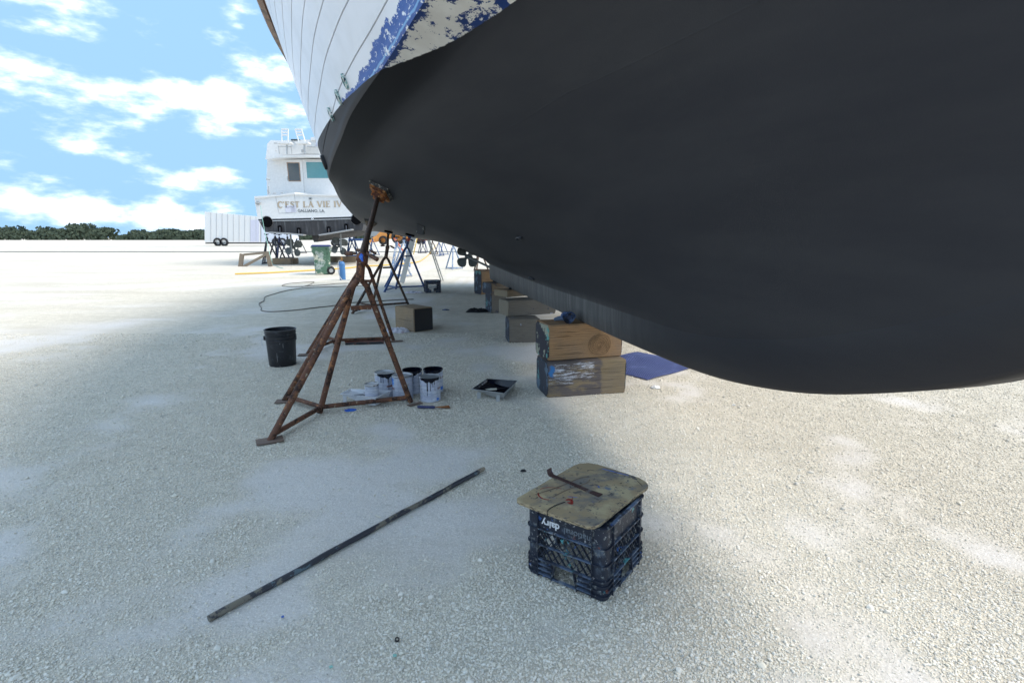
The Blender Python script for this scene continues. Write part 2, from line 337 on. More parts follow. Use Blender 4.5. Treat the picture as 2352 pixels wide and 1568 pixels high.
def tag(o, label=None, cat=None, group=None, kind=None):
    for k, v in (('label', label), ('category', cat), ('group', group), ('kind', kind)):
        if v: o[k] = v
    return o
def thing(name, label, cat, loc=(0,0,0), rz=0, group=None, R=None):
    o = bpy.data.objects.new(name, None); COL.objects.link(o); o.location = loc; o.empty_display_size = .1
    if R is not None: o.rotation_euler = R.to_euler()
    else: o.rotation_euler = (0, 0, rz)
    return tag(o, label, cat, group)
def kids(o): return [c for c in bpy.data.objects if c.parent == o]
def copy_tree(o, parent=None):
    c = o.copy(); COL.objects.link(c)
    if parent is not None: c.parent = parent
    for ch in kids(o): copy_tree(ch, c)
    return c
def spline(xs, ys):
    xs = np.array(xs, float); ys = np.array(ys, float); n = len(xs)
    m = np.zeros(n); d = np.diff(ys)/np.diff(xs)
    m[1:-1] = (d[:-1]*np.diff(xs)[1:]+d[1:]*np.diff(xs)[:-1])/(xs[2:]-xs[:-2]); m[0] = d[0]; m[-1] = d[-1]
    for i in range(n-1):
        if d[i] == 0: m[i] = m[i+1] = 0
        else:
            for q in (i, i+1):
                if m[q]/d[i] > 3: m[q] = 3*d[i]
                if m[q]/d[i] < 0: m[q] = 0
    def f(x):
        x = min(max(x, xs[0]), xs[-1]); i = min(int(np.searchsorted(xs, x, 'right'))-1, n-2); h = xs[i+1]-xs[i]; t = (x-xs[i])/h
        return float((2*t**3-3*t**2+1)*ys[i]+(t**3-2*t**2+t)*h*m[i]+(-2*t**3+3*t**2)*ys[i+1]+(t**3-t**2)*h*m[i+1])
    return f
def smooth_path(pts, k=6):
    out = []; n = len(pts)
    for i in range(n-1):
        p0, p1, p2, p3 = pts[max(i-1,0)], pts[i], pts[i+1], pts[min(i+2,n-1)]
        for j in range(k):
            t = j/k; out.append(.5*((2*p1)+(p2-p0)*t+(2*p0-5*p1+4*p2-p3)*t*t+(3*p1-p0-3*p2+p3)*t**3))
    out.append(pts[-1]); return out

# ------------------------------------------------------------------ ground
def vnoise(x, y, s, o=0): return mnoise.noise(Vector((x*s+o, y*s-o, o*.37)))
def sand(x, y):        # 1 where only fine sand shows, 0 where gravel lies thick
    v = vnoise(x, y, .75, 3.1)*.9+vnoise(x, y, 2.1, 8.2)*.55+vnoise(x, y, 6, 1.2)*.28
    d = .5-abs(x+.75)*.25 if y < 4.5 else .2
    v += .30*d-.12*max(0, min(1, (x-.2)*.9))
    return max(0.0, min(1.0, (v-.12)/.38))
def gh(x, y): return .008*vnoise(x, y, .8, 5)+.004*vnoise(x, y, 3, 2) if abs(x) < 12 and -2 < y < 20 else 0
def axis_pts(lo, hi, mid_lo, mid_hi, st):
    a = list(np.arange(mid_lo, mid_hi+1e-6, st)); q = st; x = mid_hi
    while x < hi: q *= 1.25; x += q; a.append(min(x, hi))
    q = st; x = mid_lo
    while x > lo: q *= 1.25; x -= q; a.insert(0, max(x, lo))
    return a
xs = axis_pts(-900, 900, -4, 3.5, .06); ys = axis_pts(-60, 1500, .3, 9, .06)
g = B(); g.grid([[(x, y, gh(x, y)) for x in xs] for y in ys])
m, nt, b, tc = base('coral_gravel_ground'); P = _n(nt, 'ShaderNodeNewGeometry').outputs['Position']
at = _n(nt, 'ShaderNodeAttribute', attribute_name='sand')
sandc = mixc(nt, noise(nt, P, 2.2, 5), (.56,.525,.485), (.70,.66,.61))
sandc = mixc(nt, rmp(nt, noise(nt, P, 120, 3, .7), .54, .60, 0, .7), sandc, (.82,.79,.74))
sandc = mixc(nt, rmp(nt, noise(nt, P, 70, 4, .7, (1,1,1), (4,2,0)), .57, .63, 0, .5), sandc, (.40,.38,.35))
vo = _n(nt, 'ShaderNodeTexVoronoi'); vo.inputs['Scale'].default_value = 85; nt.links.new(P, vo.inputs['Vector'])
sv = _n(nt, 'ShaderNodeSeparateColor'); nt.links.new(vo.outputs['Color'], sv.inputs[0])
cell = mixc(nt, sv.outputs[0], (.56,.505,.41), (.78,.72,.605))
cell = mixc(nt, rmp(nt, vo.outputs['Distance'], .40, .8, 0, .6), cell, (.38,.35,.29))
big = mixc(nt, rmp(nt, noise(nt, P, 7, 6, .7), .38, .66), (.50,.46,.38), (.68,.63,.53))
cell = mixc(nt, .5, cell, big)
cur = mixc(nt, at.outputs['Fac'], cell, sandc)
streak = rmp(nt, noise(nt, P, .55, 6, .65, (.5, 1.6, 1)), .48, .70, 0, .50)
cur = mixc(nt, streak, cur, (.46,.41,.32))
grit = rmp(nt, noise(nt, P, 17, 7, .75, (.8, 1, 1)), .56, .70, 0, .5)
cur = mixc(nt, grit, cur, (.36,.34,.30))
nt.links.new(cur, b.inputs['Base Color']); b.inputs['Roughness'].default_value = .95; b.inputs['Specular IOR Level'].default_value = .15
h1 = mth(nt, 'MULTIPLY', rmp(nt, vo.outputs['Distance'], 0, .8, 1, 0), mth(nt, 'SUBTRACT', 1, mth(nt, 'MULTIPLY', at.outputs['Fac'], .85)))
h1 = mth(nt, 'ADD', mth(nt, 'MULTIPLY', h1, .005), mth(nt, 'MULTIPLY', noise(nt, P, 16, 7, .75), .015))
bn = _n(nt, 'ShaderNodeBump'); bn.inputs['Distance'].default_value = 1; bn.inputs['Strength'].default_value = .8
nt.links.new(h1, bn.inputs['Height']); nt.links.new(bn.outputs[0], b.inputs['Normal'])
ground_m = m
go = g.obj('ground', ground_m, None, 180); tag(go, kind='structure')
a_ = go.data.attributes.new('sand', 'FLOAT', 'POINT'); a_.data.foreach_set('value', [sand(v[0], v[1]) if abs(v[0]) < 12 and v[1] < 25 else .25 for v in g.v])

# concrete roadway far across the yard
r_ = B(); r_.box((0, 73, .004), (500, 5, .02)); ro = r_.obj('road', M('pale_concrete', (.58,.55,.5), .9, 0, [((.42,.4,.36), .5, .5, .7)]), None, 0); tag(ro, kind='structure')
r_ = B()
for i in range(60): r_.box((-120+i*4, 48, .03), (3.97, .3, .12))
ro = r_.obj('kerb', M('grey_concrete', (.35,.34,.32), .9), None, 0); tag(ro, kind='structure')

# ------------------------------------------------------------------ the hull overhead
AZ = math.atan2(ray(919, YH).x, ray(919, YH).y)
EU = Vector((math.sin(AZ), math.cos(AZ), 0)); EV = Vector((math.cos(AZ), -math.sin(AZ), 0))
CL = 1.60
def HW(u, h, z, side=-1): return EU*u + EV*(CL+side*h) + Vector((0,0,z))
U0, U1 = -1.25, 14.8
zkeel = spline([-1.25,-.9,-.5,-.2,.05,.3,.6,1.0,1.5,2.1,2.8,9.0], [4.75,4.0,3.2,2.65,2.15,1.7,1.3,.98,.77,.64,.60,.60])
zgarb = spline([-1.25,-.9,-.5,-.2,.05,.3,.6,1.0,1.5,2.1,2.8,5,7,9,11,12.3,14.8], [4.76,4.02,3.24,2.71,2.23,1.82,1.46,1.17,.98,.85,.80,.80,.82,.86,.89,.92,1.02])
hgarb = spline([-1.25,-.5,.3,1.2,8.6,9.3,9.8,14.8], [.01,.03,.08,.14,.15,.13,.02,.01])
hch = spline([-1.25,0.0,.25,.6,1.2,2,2.9,3.2,3.7,4.2,4.6,5.3,6,6.7,8,10,12.5,14.8], [.012,.08,.30,.58,.90,1.18,1.43,1.505,1.65,1.81,1.93,2.09,2.24,2.37,2.46,2.54,2.5,2.28])
zch = spline([-1.25,-.6,0,.6,1.2,2,2.9,3.2,3.7,4.2,4.6,5.3,6,6.7,8,10,12.5,14.8], [4.77,3.6,2.95,2.72,2.60,2.50,2.44,2.42,2.36,2.30,2.25,2.16,2.09,2.01,1.97,1.86,1.72,1.53])
hsh = spline([-1.25,-1,-.5,.2,1,2,3,4,5,6,7,8,10,12,14.8], [.02,.25,.62,1.05,1.5,1.95,2.3,2.56,2.76,2.9,2.98,3.02,3.02,2.9,2.55])
zsh = spline([-1.25,1,3,5,7,9,11,14.8], [4.85,4.5,4.25,4.05,3.90,3.80,3.75,3.75])
wflat = spline([0,1.5,2.6,3.5,4.5,6,8,14], [.05,.22,.30,.28,.24,.16,.07,.05])
FT = spline([0,.04,.12,.3,.55,.8,1], [0,.10,.20,.40,.60,.82,1])
FB = spline([0,.1,.25,.45,.65,.85,1], [0,.20,.40,.62,.79,.925,1])
def section(u, n=30):      # from garboard to chine edge: list of (h, z, girth from the chine)
    hg, zg, hc, zc = hgarb(u), zgarb(u), hch(u), zch(u); hc = max(hc, hg+.004); zc = max(zc, zg+.004)
    wf = min(wflat(u), .4*(hc-hg)); drop = min(.07+.10*wf, .35*(zc-zg))
    hk, zk = hc-wf, zc-drop; pts = []; kf = max(0, min(1, (u-2.2)/2.2))
    for i in range(n):
        t = (i/(n-1))**1.5; pts.append([hg+(hk-hg)*t, zg+(zk-zg)*(FT(t)*kf+FB(t)*(1-kf))])
    out = pts[:-1]
    # round the bend between bottom and chine flat
    p0, p1, p2 = Vector(pts[-1]), Vector((hk+wf*.35, zk+drop*.35+.012)), Vector((hc, zc))
    for t in (0,.15,.3,.45,.6,.75,.9,1): out.append(list(p0*(1-t)**2+p1*2*t*(1-t)+p2*t*t))
    gl = [0]
    for i in range(len(out)-1, 0, -1): gl.append(gl[-1]+math.dist(out[i], out[i-1]))
    return [(a[0], a[1], q) for a, q in zip(out, gl[::-1])]
def top_h(u, t):           # topside half breadth, t 0 at the chine, 1 at the sheer
    hc, hs = max(hch(u), hgarb(u)+.004), hsh(u); hs = max(hs, hc*.9)
    k = 1+.5*max(0, min(1, (4-u)/4)); return hc+(hs-hc)*(t**k)
def top_z(u, t): zc, zs = max(zch(u), zgarb(u)+.004), zsh(u); return zc+(max(zs, zc+.02)-zc)*t
def half_at(u, z):
    if u < U0 or u > U1: return -1
    if z > zsh(u): return -1
    zc = zch(u)
    if z >= zc:
        return top_h(u, (z-zc)/max(.02, zsh(u)-zc))
    sec = section(u, 16)
    if z < sec[0][1]: return hgarb(u) if (z > zkeel(u) and u < 9) else -1
    return float(np.interp(z, [q[1] for q in sec], [q[0] for q in sec]))
def hull_hit(x, y):        # where a sight line meets the hull skin -> point, outward normal
    r = ray(x, y); o = Vector((0,0,CH)); t = 1.0
    while t < 18:
        p = o+r*t; u, v = p.dot(EU), p.dot(EV)
        if abs(v-CL) < half_at(u, p.z): break
        t += .012
    def sd_(p): u = p.dot(EU); return (CL-p.dot(EV))-half_at(u, p.z)
    e = .03; g0 = sd_(p); n = Vector([sd_(p+Vector(d)*e)-g0 for d in ((1,0,0),(0,1,0),(0,0,1))]); n.normalize()
    return p, n
us = sorted(set([round(x, 3) for x in list(np.arange(U0, 3, .08))+list(np.arange(3, 9, .12))+list(np.arange(9, U1, .25))+[U1]]))
yacht = thing('motor_yacht', 'large motor yacht overhead with white topsides and dark grey bottom, resting on timber blocks', 'boat', HW(7, 0, 0))
yl = Vector(HW(7, 0, 0))
def ypart(b_, name, mat, smooth=40, parent=None):
    o = b_.obj(name, mat, parent or yacht, smooth)
    if parent is None: o.matrix_parent_inverse = Matrix.Translation(-yl)
    return o
def add_attr(o, vals, key='girth'):
    a = o.data.attributes.new(key, 'FLOAT', 'POINT'); a.data.foreach_set('value', vals)
def sms(a, b, x): t = max(0, min(1, (x-a)/(b-a))); return t*t*(3-2*t)
def chine_dark_at(u, q): return sms(2.9, 3.4, u)*(1-sms(7.0, 9.0, u))*(1-sms(.17, .34, q))  # darker band along the chine with a soft inner edge
def keel_lit_at(u, h, z): 
    dz = z-zgarb(u); return sms(2.6, 4.2, u)*(1-sms(-.02, .055, dz)) if u < 9.4 else 0  # keel side painted paler for the light it catches, fading forward and upward
for side, nm in ((-1, 'hull_bottom'), (1, 'hull_bottom')):
    bb = B(); rows = []; gv = []; gf = []; gd = []
    for u in us:
        sec = section(u); rows.append([HW(u, h, z, side) for h, z, q in sec]); gv += [q for h, z, q in sec]; gf += [chine_dark_at(u, q) for h, z, q in sec]; gd += [keel_lit_at(u, h, z) for h, z, q in sec]
    bb.grid(rows if side > 0 else [r[::-1] for r in rows])
    if side < 0:
        k = len(rows[0])
        gv, gf, gd = [[v for i in range(len(rows)) for v in g_[i*k:(i+1)*k][::-1]] for g_ in (gv, gf, gd)]
    o = ypart(bb, nm, hull_bot, 60); add_attr(o, gv); add_attr(o, gf, 'chine_dark'); add_attr(o, gd, 'dry')  # 'dry' holds the painted light along the keel side
# keel: vertical sides and shoe
kb = B(); rows = []
for u in [x for x in us if x < 9.0]+[9.0]:
    hg, zg, zk = hgarb(u), zgarb(u), zkeel(u); hg2 = hg*(.62+.31*sms(2.0, 3.6, u))
    rows.append([HW(u, hg+.0015, zg+.012, -1), HW(u, hg, zg*.6+zk*.4, -1), HW(u, hg2, zk+.015, -1), HW(u, hg2*.9, zk, -1), HW(u, hg2*.9, zk, 1), HW(u, hg2, zk+.015, 1), HW(u, hg, zg*.6+zk*.4, 1), HW(u, hg+.0015, zg+.012, 1)])
kb.grid(rows)
e = rows[-1]; kb.add([e[0], e[2], e[3], e[4], e[5], e[7]], [(0,1,2,3,4,5)])
o = ypart(kb, 'keel', keel_m, 60); add_attr(o, [keel_lit_at((Vector(v)-Vector((0,0,0))).dot(EU), 0, 0) for v in kb.v], 'dry')  # 'dry' holds the painted light on the keel side
# topsides as planks with recessed seams, port side likewise in one shell
TS = [0, .103, .22, .31, .40, .49, .58, .67, .76, .85, .93, 1.0]
def ts_pt(u, t, off=0, side=-1): return HW(u, top_h(u, t)+off, top_z(u, t), side)
gap = .0028
for i in range(len(TS)-1):
    t0, t1 = TS[i]+(gap if i else 0), TS[i+1]-gap; bb = B(); rows = []; gv = []
    k = 9 if i == 0 else 4
    for u in us:
        row = []
        ins = -.006
        for j in range(k+1):
            t = t0+(t1-t0)*j/k; dz = top_z(u, t)-top_z(u, 0)
            bulge = .010*math.exp(-((dz-.03)/.022)**2) if i == 0 else 0
            row.append(ts_pt(u, t, bulge)); gv.append(dz)
        row = [ts_pt(u, t0 if i else t0, -.008 if i else 0)]+row+[ts_pt(u, t1, -.008)]
        gv = gv[:-(k+1)]+[0 if i == 0 else 9]+gv[-(k+1):]+[9]
        rows.append(row)
    bb.grid(rows)
    o = ypart(bb, 'topside_plank', hull_low if i == 0 else hull_low, 30)
    add_attr(o, [v if i == 0 or v < .4 else 9 for v in gv])
bb = B(); bb.grid([[ts_pt(u, t, -.0075) for t in np.linspace(.02, 1, 14)] for u in us]); ypart(bb, 'seam_caulking', seam_m, 60)
bb = B(); bb.grid([[ts_pt(u, t, 0, 1) for t in np.linspace(1, 0, 14)] for u in us]); ypart(bb, 'hull_side', hull_white, 60)
bb = B(); bb.grid([[HW(u, h*(top_h(u, 1)-.003), top_z(u, 1)+.06*(1-h*h), 1) for h in np.linspace(-1, 1, 7)] for u in us]); ypart(bb, 'deck', white_m, 60)
# transom
bb = B(); sec = section(U1); prof = [(h, z) for h, z, q in sec]+[(top_h(U1, t), top_z(U1, t)) for t in (.3,.6,1)]
pts = [HW(U1, h, z, -1) for h, z in prof]+[HW(U1, h, z, 1) for h, z in prof[::-1]]
bb.add(pts, [tuple(range(len(pts)))]); ypart(bb, 'transom', hull_low, 0)
# sheer guard: dark varnished rail below the deck edge
bb = B(); rows = []
for u in us:
    z = top_z(u, 1); h = top_h(u, 1)
    rows.append([HW(u, h-.01, z-.10, -1), HW(u, h+.05, z-.09, -1), HW(u, h+.075, z-.04, -1), HW(u, h+.06, z+.02, -1), HW(u, h-.02, z+.03, -1)])
bb.grid(rows); ypart(bb, 'rubbing_rail', capwood, 40)
# oval skin fittings
def fitting(x, y, hgt, wid, mat, name='outlet_fitting', deep=.02, along=Vector((0,0,1)), dark=True):
    p, n = hull_hit(x, y); up = (along-n*along.dot(n)).normalized(); sx = up.cross(n)
    R = Matrix((sx, up, n)).transposed(); bb = B()
    ring = [(math.cos(2*PI*k/20)*wid/2, math.sin(2*PI*k/20)*hgt/2) for k in range(20)]
    vs = []; fs = []
    for s_, zz in ((1, -.02), (1, deep), (.72, deep+.004), (.66, deep-.010), (.0, deep-.012)):
        vs += [R @ Vector((a*s_, b_*s_, zz))+p for a, b_ in ring]
    for i in range(4): fs += [(i*20+k, i*20+(k+1) % 20, (i+1)*20+(k+1) % 20, (i+1)*20+k) for k in range(20)]
    bb.add(vs, fs); bb.mi = [1 if (f[0] >= 60 and dark) else 0 for f in bb.f]
    return ypart(bb, name, [mat, blackm], 50)
for x, y, h_, w_ in ((795.5, 187, .115, .05), (780, 223, .12, .05), (762, 262, .12, .05)): fitting(x, y, h_, w_, chrome)
fitting(748, 372, .16, .07, black_pl, deep=.035)
for x, y, l_ in ((1193, 545, .14), (1222, 638, .22)): fitting(x, y, l_, .03, black_pl, 'water_intake', .018, along=EU*1+Vector((0,0,.1)), dark=False)
p, n = hull_hit(966, 518); bb = B(); bb.box(p+Vector((0,0,-.05)), (.10,.12,.14), None, .01); ypart(bb, 'transducer_block', M('paint_smeared_plate', (.03,.03,.03), .4, .2, [((.5,.48,.42), 12, .56, .6)]))
# spray-rail line along the bottom
bb = B(); rows = []
pp = [hull_hit(x, y)[0] for x, y in ((905, 440), (1100, 330), (1300, 215))]
vv = [(p.dot(EU), p.z) for p in pp]
def faint(u):
    f = np.interp(u, *zip(*sorted([(q[0], q[1]) for q in vv]))); return float(f)
for u in np.arange(1.6, 8.5, .12):
    z = faint(u); h = half_at(u, z); nn = Vector((0,0,-1))
    q0, q1, q2 = HW(u, half_at(u, z-.004), z-.004), HW(u, h+.0013, z), HW(u, half_at(u, z+.004), z+.004)
    rows.append([q0, q1, q2])
bb.grid(rows); ypart(bb, 'bottom_seam', hull_bot, 60).data.attributes.new('girth', 'FLOAT', 'POINT')

def propeller(name, rad, n, mat, parent, c, axis, rot=0, hub=.2):
    """hub with broad rounded blades, each blade a part"""
    axis = Vector(axis).normalized(); a = axis.orthogonal().normalized(); a = Vector((0,0,1))-axis*axis.z; a.normalize(); b_ = axis.cross(a)
    hb = B(); Rh = Matrix((a, b_, axis)).transposed(); hb.lathe([(.001,-.13*rad*2),(.6*hub*rad,-.1*rad*2),(hub*rad,0),(hub*rad,.15*rad),(.5*hub*rad,.35*rad),(.001,.38*rad)], 14, c, Rh)
    h = hb.obj(name, mat, parent, 50)
    out = [h]
    for k in range(n):
        an = rot+2*PI*k/n; rd = a*math.cos(an)+b_*math.sin(an); tg = axis.cross(rd); bl = B(); rows = []
        for i in range(9):
            s = i/8; r = rad*(.12+.88*s); w = rad*(.07+.36*math.sin(PI*min(1, s*.93)**1.25)) if i < 8 else rad*.10
            tw = math.radians(62-38*s); wd = tg*math.sin(tw)+axis*math.cos(tw); wd = tg*math.cos(math.radians(30-15*s))+axis*math.sin(math.radians(30-15*s))
            th = axis.cross(wd)*0+ (rd.cross(wd)).normalized()*.012*rad/.3
            rows.append([Vector(c)+rd*r+wd*w*q+th*(1-q*q) for q in (-1,-.6,0,.6,1)]+[Vector(c)+rd*r+wd*w*q-th*(1-q*q) for q in (.6,0,-.6)]+[Vector(c)+rd*r-wd*w])
        bl.grid(rows); out.append(bl.obj('blade', mat, h, 60))
    return out
cp = HW(13.1, 0.02, .84)
po = propeller('propeller', .30, 4, blade_m, yacht, cp, EU, PI/4)
po[0].matrix_parent_inverse = Matrix.Translation(-yl)
bb = B(); bb.tube([HW(9.0, 0, .74), cp], .022, 8); ypart(bb, 'propeller_shaft', blade_m)
bb = B(); bb.beam(HW(12.75, 0, .84), HW(12.75, 0, 1.0), .03, .10, EU); bb.tube([HW(12.6,0,.84), HW(12.9,0,.84)], .05, 10); ypart(bb, 'shaft_strut', blade_m)

# ------------------------------------------------------------------ boat stands
def stand(label, feet, mid, apex, nut, pad, mat, leg_r=.022, mount='pad', padmat=rustor, group='boat jack stands under the large yacht', name='jack_stand', handles=True, screwmat=None, pad_rot=0, hull=True, n=8):
    base_ = Vector((sum(f[0] for f in feet)/len(feet), sum(f[1] for f in feet)/len(feet), 0))
    t = thing(name, label, 'boat stand', base_, 0, group)
    Lc = lambda p: Vector(p)-base_
    ax = (Vector(pad[0])-Vector(nut)).normalized() if pad else Vector((0,0,1))
    apx = Vector(apex); body0 = apx-Vector((0,0,.10))
    lows = list(feet)+([mid] if mid is not None else [])
    for f in lows:
        f = Vector(f); k = apx-Vector((0,0,.30)) ; d = (f-apx); d.z = 0; d.normalize()
        joint = apx+d*leg_r*1.1-Vector((0,0,.02))
        b_ = B(); b_.tube([Lc(joint), Lc(joint+(f-joint)*.04+d*leg_r*.7), Lc(f+Vector((0,0,.004)))], leg_r, n); b_.obj('leg', mat, t, 50)
    def bar(p, q, nm='base_bar', r=leg_r*.8):
        b_ = B(); b_.tube([Lc(p), Lc(q)], r, n); b_.obj(nm, mat, t, 50)
    if mid is not None:
        for f in feet: f = Vector(f); m_ = Vector(mid); bar(f+(m_-f)*.03+(apx-f)*.045, m_+(apx-m_)*.05)
    else:
        for i in range(len(feet)):
            p, q = Vector(feet[i]), Vector(feet[(i+1) % len(feet)]); bar(p+(apx-p)*.05, q+(apx-q)*.05)
    # gusset between the two nearest legs
    if mid is not None and n > 6:
        m_ = Vector(mid); f = Vector(feet[-1]); p = apx+(m_-apx)*.21; q = apx+(f-apx)*.21
        b_ = B(); b_.beam(Lc(p), Lc(q), .010, .032, (0,0,1)); b_.obj('gusset', mat, t, 0)
    b_ = B(); b_.tube([Lc(apx-Vector((0,0,.02))), Lc(nut)], leg_r*1.35, 12); b_.obj('stand_post', mat, t, 50)
    if pad:
        p, nrm = Vector(pad[0]), Vector(pad[1]); end = p+nrm*.10; L_ = (end-Vector(nut)).length
        pr = []; r0 = leg_r*.95; st = .011 if n > 6 else .05; k = int(L_/st)
        zt = Vector(end-Vector(nut)).normalized(); xa = zt.orthogonal().normalized(); ya = zt.cross(xa); R = Matrix((xa, ya, zt)).transposed()
        for i in range(k): pr += [(r0, i*st), (r0*1.13, i*st+st*.35), (r0*1.13, i*st+st*.6), (r0, i*st+st*.9)]
        b_ = B(); b_.lathe(pr, 12, Lc(nut), R, cap=(True, True)); b_.obj('threaded_screw', screwmat or thread, t, 25)
        # nut with two handles
        b_ = B(); b_.lathe([(.001,-.035),(leg_r*1.5,-.035),(leg_r*1.65,-.025),(leg_r*1.65,.02),(leg_r*1.45,.03),(.001,.03)], 10, Lc(nut), R); nu = b_.obj('adjusting_nut', mat, t, 20)
        if handles:
            for sg in (1, -1):
                h0 = Vector(nut)+Vector((sg*leg_r*1.8, 0, .03)); h1 = h0+Vector((sg*.085, -.05*sg, .0 if sg < 0 else -.04))
                b_ = B(); b_.tube([Lc(h0), Lc(h0+(h1-h0)*.3), Lc(h0+(h1-h0)*.35), Lc(h1)], [leg_r*.4, leg_r*.4, leg_r*.7, leg_r*.75], 8); b_.obj('handle', handle_m if mat in (rust, rust2) else mat, nu, 40)
        # plywood pad on a steel bracket against the hull
        lo = (EU-nrm*EU.dot(nrm)).normalized(); lo = Matrix.Rotation(pad_rot, 3, nrm) @ lo; la = nrm.cross(lo); R2 = Matrix((lo, la, nrm)).transposed()
        if mount == 'pad':
            for q in range(3):
                b_ = B(); b_.box(Lc(p+nrm*(.010+.017*q)), (.33-.012*q, .22-.02*q, .016), R2, .002); b_.obj('pad_board', M('tarred_pad_ply', (.05,.048,.045), .7, 0, [((.32,.29,.24), 30, .55, .62)]) if q < 2 else padmat, t, 30)
            b_ = B(); b_.box(Lc(p+nrm*.062), (.26,.17,.008), R2); b_.box(Lc(p+nrm*.085+lo*.055), (.008,.13,.06), R2); b_.box(Lc(p+nrm*.085-lo*.055), (.008,.13,.06), R2)
            b_.tube([Lc(p+nrm*.066), Lc(end+nrm*.03)], leg_r*1.5, 12); b_.obj('bracket', padmat, t, 30)
        else:
            b_ = B(); b_.box(Lc(p+nrm*.02), (.30,.2,.035), R2, .003); b_.obj('pad_board', blackm, t, 30)
            b_ = B(); b_.box(Lc(p+nrm*.06), (.09,.07,.05), R2); b_.obj('bracket', mat, t, 0)
    return t
# first, nearest stand
A, Df, C_, Bm = G(620,1014), G(653,921), G(943,924), G(734,949)
yc = (A.y+Df.y+C_.y)/3; apex = D(826, 640, yc); nut = D(830, 592, yc)
st1 = stand('nearest rusty boat stand, blue tape on its collar, beside the paint cans', [A, Df, C_], Bm, apex, nut, hull_hit(877, 436), rust, .0225, pad_rot=.25)
tp = B(); pr = [D(x, y, yc-.05) for x, y in ((824,590),(829,581),(834,586),(833,592),(834,600),(831,601),(827,594))]
tp.add(pr+[p+Vector((0,.004,0)) for p in pr], [tuple(range(7)), tuple(range(13,6,-1))]+[(i, (i+1) % 7, 7+(i+1) % 7, 7+i) for i in range(7)])
o = tp.obj('masking_tape_strip', blue_tape, st1, 0); o.matrix_parent_inverse = Matrix.Translation(-Vector(st1.location)); o['label'] = 'blue masking tape stuck on the collar'
# second, behind it
A, Df, C_, Bm = G(706,814), G(741,779), G(904,783), G(768,790)
yc = (A.y+Df.y+C_.y)/3
stand('rusty boat stand half hidden behind the nearest one, foot by the white rag', [A, Df, C_], Bm, D(838, 606, yc), D(841, 580, yc), hull_hit(852, 508), rust, .0225, pad_rot=.1, padmat=M('dull_pad_wood', (.2,.15,.1), .8))
# third
A, Df, C_, Bm = G(809,721), G(822,700), G(938,700), G(854,707)
yc = (A.y+Df.y+C_.y)/3
stand('brown and grey boat stand third from the camera, behind the loose timber block', [A, Df, C_], Bm, D(886, 590, yc), D(890, 568, yc), hull_hit(893, 531), rust2, .024, mount='dark')
# fourth, blue
A, Df, C_, Bm = G(883,671), G(884,659), G(975,661), G(909,664)
yc = (A.y+Df.y+C_.y)/3
stand('dark blue boat stand with red screw top, fourth from the camera', [A, Df, C_], Bm, D(934, 568, yc), D(937, 552, yc), hull_hit(942, 538), bluest, .027, mount='dark', screwmat=redst)
# plywood squares under the feet
def foot_pad(px, sz, rz, label, zc=.006, mat=None):
    p = G(*px); b_ = B(); b_.box((0,0,0), (sz[0]*.85, sz[1]*.85, .007), None, .001); o = b_.obj('foot_pad', mat or M('foot_ply', (.16,.11,.085), .8, 0, [((.28,.22,.16), 14, .5, .7, (1,6,1))]), None, 20)
    o.location = (p.x, p.y, gh(p.x, p.y)+zc+.004); o.rotation_euler = (0,0,rz); return tag(o, label, 'wood scrap')
foot_pad((620,1015), (.19,.13), .5, 'weathered plywood square under the front left foot of the nearest stand')
foot_pad((655,923), (.17,.12), .2, 'thin plywood piece under the rear left foot of the nearest stand')
foot_pad((953,930), (.14,.05), .7, 'narrow wood sliver beside the right foot of the nearest stand')
foot_pad((700,816), (.16,.12), .2, 'plywood scrap under the left foot of the second stand')
foot_pad((905,786), (.26,.09), .35, 'thin brown plywood slip under the right foot of the second stand')
# red painted boards lying under the second stand's bar
for (x, y), (l_, w_), rz, lab, zz, mt in (((838,785), (.47,.13), .12, 'red painted board lying under the bar of the second stand', .012, redboard), ((838,791), (.46,.05), .16, 'dark edged board lying flush in front of the red board', .012, M('black_edge_board', (.02,.02,.022), .7, 0, [((.2,.07,.05), 9, .6, .66)]))):
    p = G(x, y); b_ = B(); b_.box((0,0,0), (l_, w_, .022), None, .002); o = b_.obj('board', mt, None, 20); o.location = (p.x, p.y, zz+.004); o.rotation_euler = (0,0,rz); tag(o, lab, 'board')

